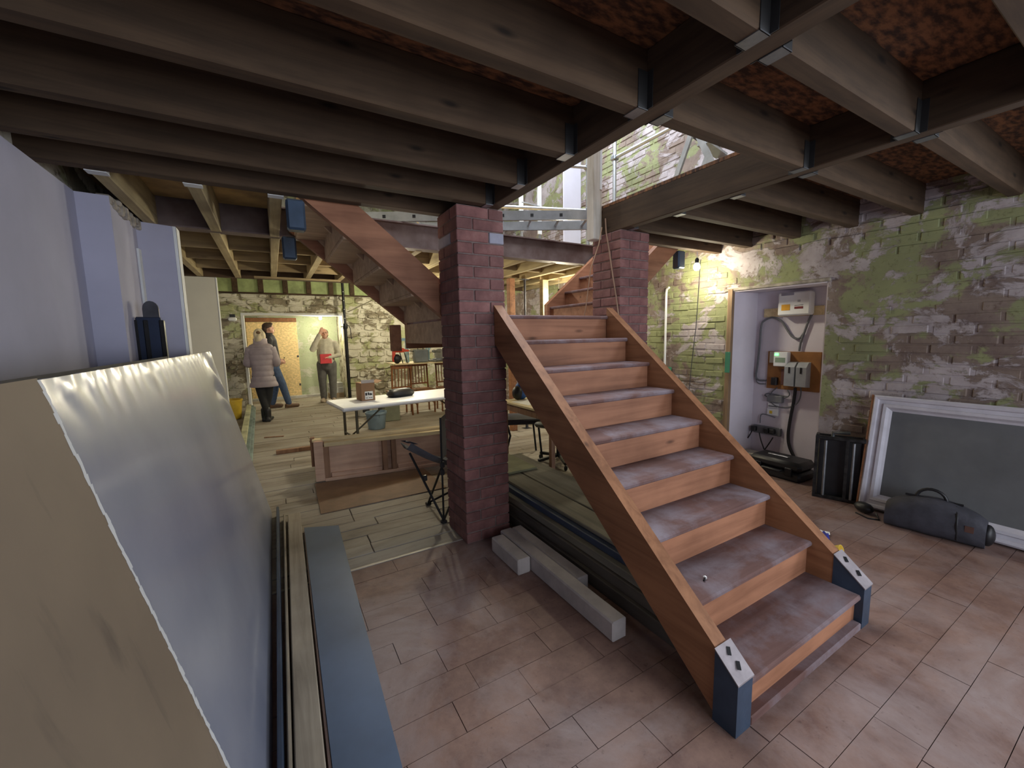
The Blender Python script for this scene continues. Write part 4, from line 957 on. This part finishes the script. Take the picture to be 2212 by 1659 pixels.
c = MB().tube([(4.155,2.93,2.2),(4.155,2.94,1.95),(4.158,2.96,1.5),(4.160,3.0,1.1),(4.16,3.03,.7)],.004,6); tag(c.build('wall_flex', M['dark_steel'], None, 60), 'thin dark flex hanging down the green wall below the bulb', 'cable')
c = MB().tube([(4.14,3.32,1.95),(4.145,3.36,1.93),(4.145,3.365,1.88),(4.145,3.365,.3)],.013,8); tag(c.build('conduit_pipe', M['white'], None, 60), 'white plastic conduit running down the green wall', 'pipe')
gp = MB().box(4.156,4.165,3.28,3.55,.86,1.0,.002).build('green_patch', plain('emerald_paint', S(70,150,110), .7)); tag(gp, 'emerald green paint patch on the wall beside the white conduit', 'paint patch')
# ================================================================ far room
ob_ = thing('boarded_door', 'oriented strand board door closing part of the far opening', 'door', (.04,11.37,0))
osb = plain('osb_panel', S(232,204,150), .8, 0, .2, 20, .25, False, 0, (1,1,1.6), 8)
MB().box(-.53,.52,0,.035,.06,1.86,.003).build('osb_sheet', osb, ob_); MB().box(-.53,.52,-.01,.04,1.865,1.96,.003).build('head_batten', M['stair'], ob_)
for z in (.3,1.0): MB().box(.475,.515,-.008,0,z,z+.05).build('hinge', M['dark_steel'], ob_)
MB().tube([(.2,-.012,1.0),(.2,0,1.0)],.014,8).build('pull_hole', M['black'], ob_)
ap = thing('acrow_prop', 'dark adjustable steel prop standing beside the far opening', 'prop', (1.50,10.18,0))
MB().tube([(0,0,.008),(0,0,1.75)],.038,12).build('outer_tube', M['black_metal'], ap, 50); MB().tube([(0,0,1.7),(0,0,2.98)],.03,12).build('inner_tube', M['black_metal'], ap, 50)
MB().lathe([(.05,1.66),(.055,1.68),(.055,1.76),(.045,1.78)], n=14).build('collar', M['black_metal'], ap, 40); MB().tube([(-.1,-.05,1.7),(-.02,-.05,1.72),(.07,-.05,1.73),(.1,-.05,1.66),(.11,-.05,1.42)],.009,8).build('handle', M['black_metal'], ap, 60)
MB().box(-.08,.08,-.08,.08,0,.008).build('base_plate', M['black_metal'], ap); MB().box(-.08,.08,-.08,.08,2.98,2.995).build('head_plate', M['black_metal'], ap)
for z in (1.9,2.1,2.3,2.5): MB().lathe([(.009,-.0),(.009,.004)], n=8).build('pin_hole', M['white'], ap).matrix_local = Matrix.Translation((0,-.031,z)) @ Matrix.Rotation(math.pi/2,4,'X')
bl = thing('bulkhead_lamp', 'white bulkhead lamp fixed to the dark stone wall end', 'lamp', (-.66,10.33,1.84)); MB().box(-.075,.075,-.07,.0,0,.075,.02).build('diffuser', M['white'], bl, 40); MB().box(-.05,.05,-.02,.02,.07,.14,.006).build('mount', M['black'], bl)
for i,(x,w,z,h,lb) in enumerate(((-.50,.20,0,.06,'lowest grey-green board of the pile along the left partition'),(-.51,.16,.06,.05,'middle grey-green board of the pile along the left partition'),(-.53,.11,.11,.04,'top grey-green board of the pile along the left partition'))):
    floorbar('pile_board', (x+.14,5.2-.1*i,0), (x+.04,10.0-.15*i,0), w*.7, h, z, plain('grey_green_board%d'%i, (S(134,150,146),S(116,134,132),S(186,186,150))[i], .7, 0, .2, 6), lb, 'board')
floorbar('dark_bar', (-.056,5.8,0),(.6,5.78,0),.06,.05,0,M['brownwood'],'dark timber bar lying behind the panelled cabinet','bar')
floorbar('stick', (-.2,6.9,0),(.05,6.83,0),.03,.015,0,M['brownwood'],'thin brown stick lying on the dusty boards','stick')
for i,(z,h,w,c_,lb) in enumerate(((0,.12,.34,S(150,130,104),'brown carton at the bottom of the pile in the opening'),(.12,.13,.3,S(190,190,190),'white carton in the middle of the pile in the opening'),(.25,.12,.28,S(200,200,198),'white carton at the top of the pile in the opening'))):
    o = MB().box(-w/2,w/2,-.13,.13,0,h,.008).build('carton', plain('carton%d'%i, c_, .8)); o.location = (1.27,10.78+.01*i,z); o.rotation_euler = (0,0,.15*i); tag(o, lb, 'carton')
hz = MB().tube([(1.6,YF-.09,2.05),(1.9,YF-.08,2.2),(2.25,YF-.09,2.38)],.006,6); tag(hz.build('wall_flex', M['olive_metal'], None, 60), 'thin flex slung across the far stone wall', 'cable')
# ================================================================ people
SK = plain('skin', S(214,166,142), .6, 0, .06, 10, .05)
def P3(*a): return [Vector(p) for p in a]
def head(mb, c, yaw, tilt=0, s=1.):
    Rz = Matrix.Rotation(yaw,3,'Z') @ Matrix.Rotation(tilt,3,'X'); c = Vector(c)
    e = lambda p, r: mb.ell(c+Rz @ (Vector(p)*s), tuple(x*s for x in r), 14, 9, Rz)
    e((0,-.005,.02),(.074,.092,.105)); e((0,.03,-.045),(.058,.062,.062)); e((0,.06,-.085),(.03,.03,.025))       # skull, jaw, chin
    mb.capsule([c+Rz @ Vector((0,.088,.01))*s, c+Rz @ Vector((0,.108,-.022))*s],[.008*s,.015*s],8)            # nose
    e((0,.09,-.052),(.022,.008,.006)); e((0,.088,-.066),(.02,.008,.006))                                     # lips
    for sx in (-1,1): e((sx*.032,.082,.022),(.018,.012,.008)); e((sx*.077,-.002,-.01),(.012,.022,.032)); e((sx*.03,.084,.036),(.02,.01,.006))
    return Rz, c
def hand(mb, w, d, n, s=1., curl=.6, thumb=1):
    """palm at wrist w, fingers along d, palm normal n"""
    w = Vector(w); d = Vector(d).normalized(); n = Vector(n); n = (n-d*n.dot(d)).normalized(); x = d.cross(n)
    mb.capsule([w, w+d*.05*s],[.026*s,.034*s],10); mb.ell(w+d*.055*s, (.038*s,.038*s,.03*s), 10, 7)
    for k,(o,l) in enumerate(((-.03,.062),(-.01,.075),(.01,.07),(.03,.055))):
        a = w+d*.085*s+x*o*s; dd = (d*math.cos(curl*.5)+n*math.sin(curl*.5)); b = a+dd*l*.5*s; dd2 = (d*math.cos(curl*1.4)+n*math.sin(curl*1.4))
        mb.capsule([a-d*.02*s, b, b+dd2*l*.5*s],[.0095*s,.009*s,.0075*s],8)
    a = w+d*.03*s+x*(-.034*s*thumb); b = a+(d*.6-x*.8*thumb+n*.3).normalized()*.035*s; mb.capsule([a, b, b+(d*.9+n*.4).normalized()*.03*s],[.012*s,.011*s,.009*s],8)
def person(label, loc, rz, build):
    t = thing('person', label, 'person', loc, rz, 'people standing in the far room'); build(t); return t
def setm(o, name): o.name = name; return o
def eyes(t, Rz, c, s=1.):
    for sx in (-1,1):
        o = MB().ell(c+Rz @ (Vector((sx*.031,.094,.020))*s), (.011*s,.005*s,.006*s), 10, 6, Rz); o.build('eye', M['black'], t, 60)
# --- person in the grey padded coat, back to us, arms folded, legs crossed
def coat_woman(t):
    b = MB(); 
    legs = (P3((-.085,0,.82),(-.05,.0,.45),(.02,-.02,.09)), P3((.085,0,.82),(.05,.04,.45),(-.04,.05,.09)))
    for L in legs: b.capsule(L,[.085,.055,.04])
    for (x,y,a) in ((.02,-.02,.5),(-.04,.05,-.3)): b.capsule([(x,y,.05),(x+.14*math.sin(a)*.6,y+.13,.035)],[.04,.033])
    b.capsule(P3((0,0,.86),(0,0,1.1),(0,-.01,1.2)),[.14,.13,.12]); b.capsule(P3((0,0,1.28),(0,.01,1.44)),[.06,.05])
    for sx in (-1,1): b.capsule(P3((sx*.14,-.01,1.28),(sx*.20,.02,1.04),(sx*.06,.2,1.02)),[.05,.045,.035])
    hand(b,(.06,.2,1.02),(-1,.1,.1),(0,-1,0),.9); hand(b,(-.06,.22,1.03),(1,.1,.1),(0,-1,0),.9,.6,-1)
    Rz,c = head(b,(-.01,.02,1.50),.2,0,.95)
    put('body', fuse(b,'body',[SK],.011,2), t)
    lg = MB()
    for L in legs: lg.capsule(L,[.094,.062,.047])
    put('leggings', fuse(lg,'leggings',[plain('black_leggings', S(30,30,32), .8)],.013,2), t)
    bt = MB()
    for (x,y,a) in ((.02,-.02,.5),(-.04,.05,-.3)):
        f = MB(); f.capsule([(x,y,.2),(x,y,.05)],[.055,.05]); f.capsule([(x,y-.02,.045),(x+.14*math.sin(a)*.6,y+.15,.036)],[.045,.036]); f.box(x-.04,x+.04,y-.065,y-.01,.0,.05,.006)
        put('boot', fuse(f,'boot',[M['black']],.009,2), t)
    cm = plain('grey_padded_nylon', S(158,146,152), .5, 0, .1, 9, .15)
    mb = MB(); rings = []; n = 26; N = 60
    for i in range(N+1):
        u = i/N; z = .62+(1.36-.62)*u
        wx = .225-.055*math.sin(math.pi*min(1,u/.75))-.02*u+(-.03 if u > .85 else 0)*((u-.85)/.15); wy = .165-.02*u
        q = abs(math.sin(math.pi*(z-.62)/.0925)); pf = 1+.055*(q**.5-.5)
        if u > .9: pf *= 1-.35*((u-.9)/.1)
        rings.append([(wx*pf*math.cos(2*math.pi*k/n), wy*pf*math.sin(2*math.pi*k/n)+.005, z) for k in range(n)])
    mb.ring_loft(rings); mb.build('padded_coat', cm, t, 60)
    for sx in (-1,1):
        s = MB(); pts = []; rr = []
        for i in range(25):
            u = i/24; p = Vector((sx*.14,-.005,1.295)).lerp(Vector((sx*.215,.02,1.03)), min(1,u/.6)) if u < .6 else Vector((sx*.215,.02,1.03)).lerp(Vector((sx*.05,.22,1.03)),(u-.6)/.4)
            pts.append(p); rr.append((.085-.02*u)*(1+.06*(abs(math.sin(u*math.pi*7))**.5-.5)))
        s.tube(pts, rr, 16); s.build('coat_sleeve', cm, t, 60)
    y_ = MB(); y_.ell((0,-.002,1.305),(.195,.14,.085)); put('coat_yoke', fuse(y_,'coat_yoke',[cm],.014,1), t)
    MB().lathe([(.10,1.34),(.112,1.36),(.105,1.42),(.108,1.45),(.095,1.465),(.085,1.455),(.08,1.35)], (0,.005,0), 22).build('coat_collar', plain('coat_collar', S(176,162,166), .55), t, 50)
    h = MB(); h.ell((-.01,.005,1.53),(.085,.1,.105)); h.ell((-.015,-.07,1.46),(.07,.045,.07)); h.ell((.045,-.02,1.50),(.05,.07,.09))
    put('hair', fuse(h,'hair',[plain('blond_hair', S(222,208,176), .6, 0, .25, 22, .3, False, 0, (1,1,.3))],.01,1), t)
    MB().ell((-.005,-.085,1.56),(.035,.022,.026)).build('hair_clip', plain('brown_clip', S(120,92,62), .5), t, 60)
person('person seen from behind in a grey padded coat and black leggings', (-.17,8.34,0), -.1, coat_woman)
# --- person in dark jacket and jeans, side on
def dark_man(t):      # local +Y faces image right after rotation
    hip = .93; b = MB()
    L1 = P3((.09,0,hip),(.10,.15,.50),(.09,.24,.10)); L2 = P3((-.09,0,hip),(-.1,.05,.5),(-.1,-.04,.10))
    for L in (L1,L2): b.capsule(L,[.095,.065,.045])
    b.capsule([(.09,.24,.06),(.10,.38,.04)],[.045,.035]); b.capsule([(-.1,-.04,.06),(-.1,.1,.04)],[.045,.035])
    b.capsule(P3((0,0,hip),(0,-.03,1.2),(0,-.05,1.42)),[.15,.15,.16]); b.capsule(P3((0,-.04,1.45),(0,-.02,1.57)),[.065,.055])
    A1 = P3((.20,-.05,1.43),(.27,-.07,1.15),(.22,.12,1.0)); A2 = P3((-.20,-.05,1.43),(-.27,-.06,1.15),(-.2,.14,1.02))
    for A in (A1,A2): b.capsule(A,[.06,.05,.036])
    hand(b,A1[2],(-.3,.8,-.3),(-1,0,0),1.); hand(b,A2[2],(.3,.8,-.3),(1,0,0),1.,.6,-1)
    Rz,c = head(b,(0,.0,1.66),.25,-.05); put('body', fuse(b,'body',[SK],.011,2), t); eyes(t,Rz,c)
    j = MB()
    for L in (L1,L2): j.capsule(L,[.105,.078,.06])
    j.capsule(P3((0,0,.92),(0,0,1.02)),[.155,.15]); put('jeans', fuse(j,'jeans',[plain('blue_denim', S(74,92,124), .85, 0, .15, 20, .15)],.013,2), t)
    for p,q in (((.09,.21,.05),(.10,.40,.04)),((-.1,-.07,.05),(-.1,.12,.04))):
        f = MB(); f.capsule([p,q],[.052,.042]); f.box(p[0]-.045,p[0]+.045,p[1]-.05,q[1]+.02,.0,.025,.008); put('shoe', fuse(f,'shoe',[plain('brown_leather', S(104,78,56), .5)],.01,2), t)
    jk = MB(); jk.capsule(P3((0,0,.98),(0,-.03,1.2),(0,-.05,1.42)),[.17,.178,.175]); jk.ell((0,-.05,1.45),(.22,.11,.09))
    for A in (A1,A2): jk.capsule([A[0],A[1],A[1].lerp(A[2],.85)],[.085,.07,.055])
    put('dark_jacket', fuse(jk,'dark_jacket',[plain('black_jacket', S(38,38,44), .7, 0, .2, 10, .2)],.014,3), t)
    MB().lathe([(.09,1.47),(.095,1.5),(.10,1.57),(.085,1.58),(.075,1.5)], (0,-.035,0), 20).build('jacket_collar', M['black'], t, 50)
    h = MB(); h.ell((0,-.025,1.71),(.084,.098,.085)); h.ell((0,-.07,1.66),(.078,.055,.08)); h.ell((0,.03,1.765),(.058,.05,.03))
    put('hair', fuse(h,'hair',[plain('dark_brown_hair', S(74,54,42), .7, 0, .2, 25, .3)],.01,1), t)
person('person in a dark jacket, blue jeans and brown shoes', (-.03,9.85,0), -math.pi/2+.1, dark_man)
# --- person with a red folder, one hand raised to the brow
def folder_man(t):    # local +Y faces camera-left after rotation
    hip = .86; b = MB()
    L1 = P3((.10,0,hip),(.11,.02,.46),(.11,-.02,.10)); L2 = P3((-.10,0,hip),(-.11,.03,.46),(-.10,.04,.10))
    for L in (L1,L2): b.capsule(L,[.1,.07,.048])
    b.capsule([(.11,-.02,.06),(.13,.13,.04)],[.045,.035]); b.capsule([(-.10,.04,.06),(-.13,.19,.04)],[.045,.035])
    b.capsule(P3((0,0,hip),(0,.02,1.1),(0,-.01,1.32)),[.15,.165,.165]); b.capsule(P3((0,0,1.35),(0,.03,1.45)),[.062,.055])
    AR = P3((.20,0,1.32),(.24,.22,1.20),(.07,.17,1.56))     # raised arm
    AL = P3((-.20,0,1.32),(-.28,.06,1.06),(-.06,.24,1.02))  # folder arm
    for A in (AR,AL): b.capsule(A,[.06,.05,.036])
    hand(b,AR[2],(-.35,-.2,.9),(0,-1,.2),1.,.4); hand(b,AL[2],(1,.25,-.1),(0,.2,-1),1.,1.0,-1)
    Rz,c = head(b,(.0,.05,1.545),.25,.12,.98); put('body', fuse(b,'body',[SK],.011,2), t); eyes(t,Rz,c,.98)
    tr_ = MB()
    for L in (L1,L2): tr_.capsule(L,[.115,.085,.07])
    tr_.capsule(P3((0,0,.84),(0,.01,.94)),[.16,.165]); put('trousers', fuse(tr_,'trousers',[plain('grey_trousers', S(104,102,100), .85, 0, .12, 12, .15)],.013,2), t)
    for p,q in (((.11,-.05,.05),(.13,.15,.04)),((-.10,.01,.05),(-.13,.21,.04))):
        f = MB(); f.capsule([p,q],[.05,.042]); f.box(p[0]-.045,p[0]+.045,p[1]-.04,q[1]+.02,0,.025,.008); put('shoe', fuse(f,'shoe',[plain('pale_shoe', S(176,160,140), .6)],.01,2), t)
    jk = MB(); jk.capsule(P3((0,.0,.93),(0,.03,1.1),(0,-.01,1.31)),[.178,.19,.178]); jk.ell((0,-.005,1.33),(.215,.11,.085))
    for A in (AR,AL): jk.capsule([A[0],A[1],A[1].lerp(A[2],.88)],[.08,.066,.05])
    put('jumper', fuse(jk,'jumper',[plain('pale_grey_jumper', S(196,190,172), .9, 0, .1, 14, .25)],.014,3), t)
    MB().lathe([(.085,1.37),(.09,1.39),(.075,1.42),(.068,1.40)], (0,.01,0), 18).build('jumper_collar', plain('grey_collar', S(168,164,150), .9), t, 50)
    h = MB(); h.ell((0,-.02,1.575),(.08,.085,.085)); h.ell((0,-.05,1.52),(.076,.05,.06)); put('hair', fuse(h,'hair',[plain('short_grey_hair', S(150,126,104), .8, 0, .2, 25, .3)],.01,1), t)
    for sx in (-1,1):
        MB().tube([c+Rz @ Vector((sx*.033+.024*math.cos(a),.105,.018+.019*math.sin(a))) for a in [2*math.pi*k/14 for k in range(14)]],.002,6,True).build('spectacle_rim', M['black'], t, 60)
fm_ = person('person in a pale jumper and grey trousers with one hand raised', (1.05,10.2,0), math.pi*.93, folder_man)
rf = thing('red_folder', 'red folder held in the hand of the person in the pale jumper', 'folder', (1.02,9.93,.98), .25)
MB().box(-.13,.12,-.012,.012,-.09,.12,.003).build('folder_cover', plain('red_cover', S(204,58,66), .5), rf); MB().box(.12,.128,-.009,.009,-.085,.115).build('page_block', M['paper'], rf)
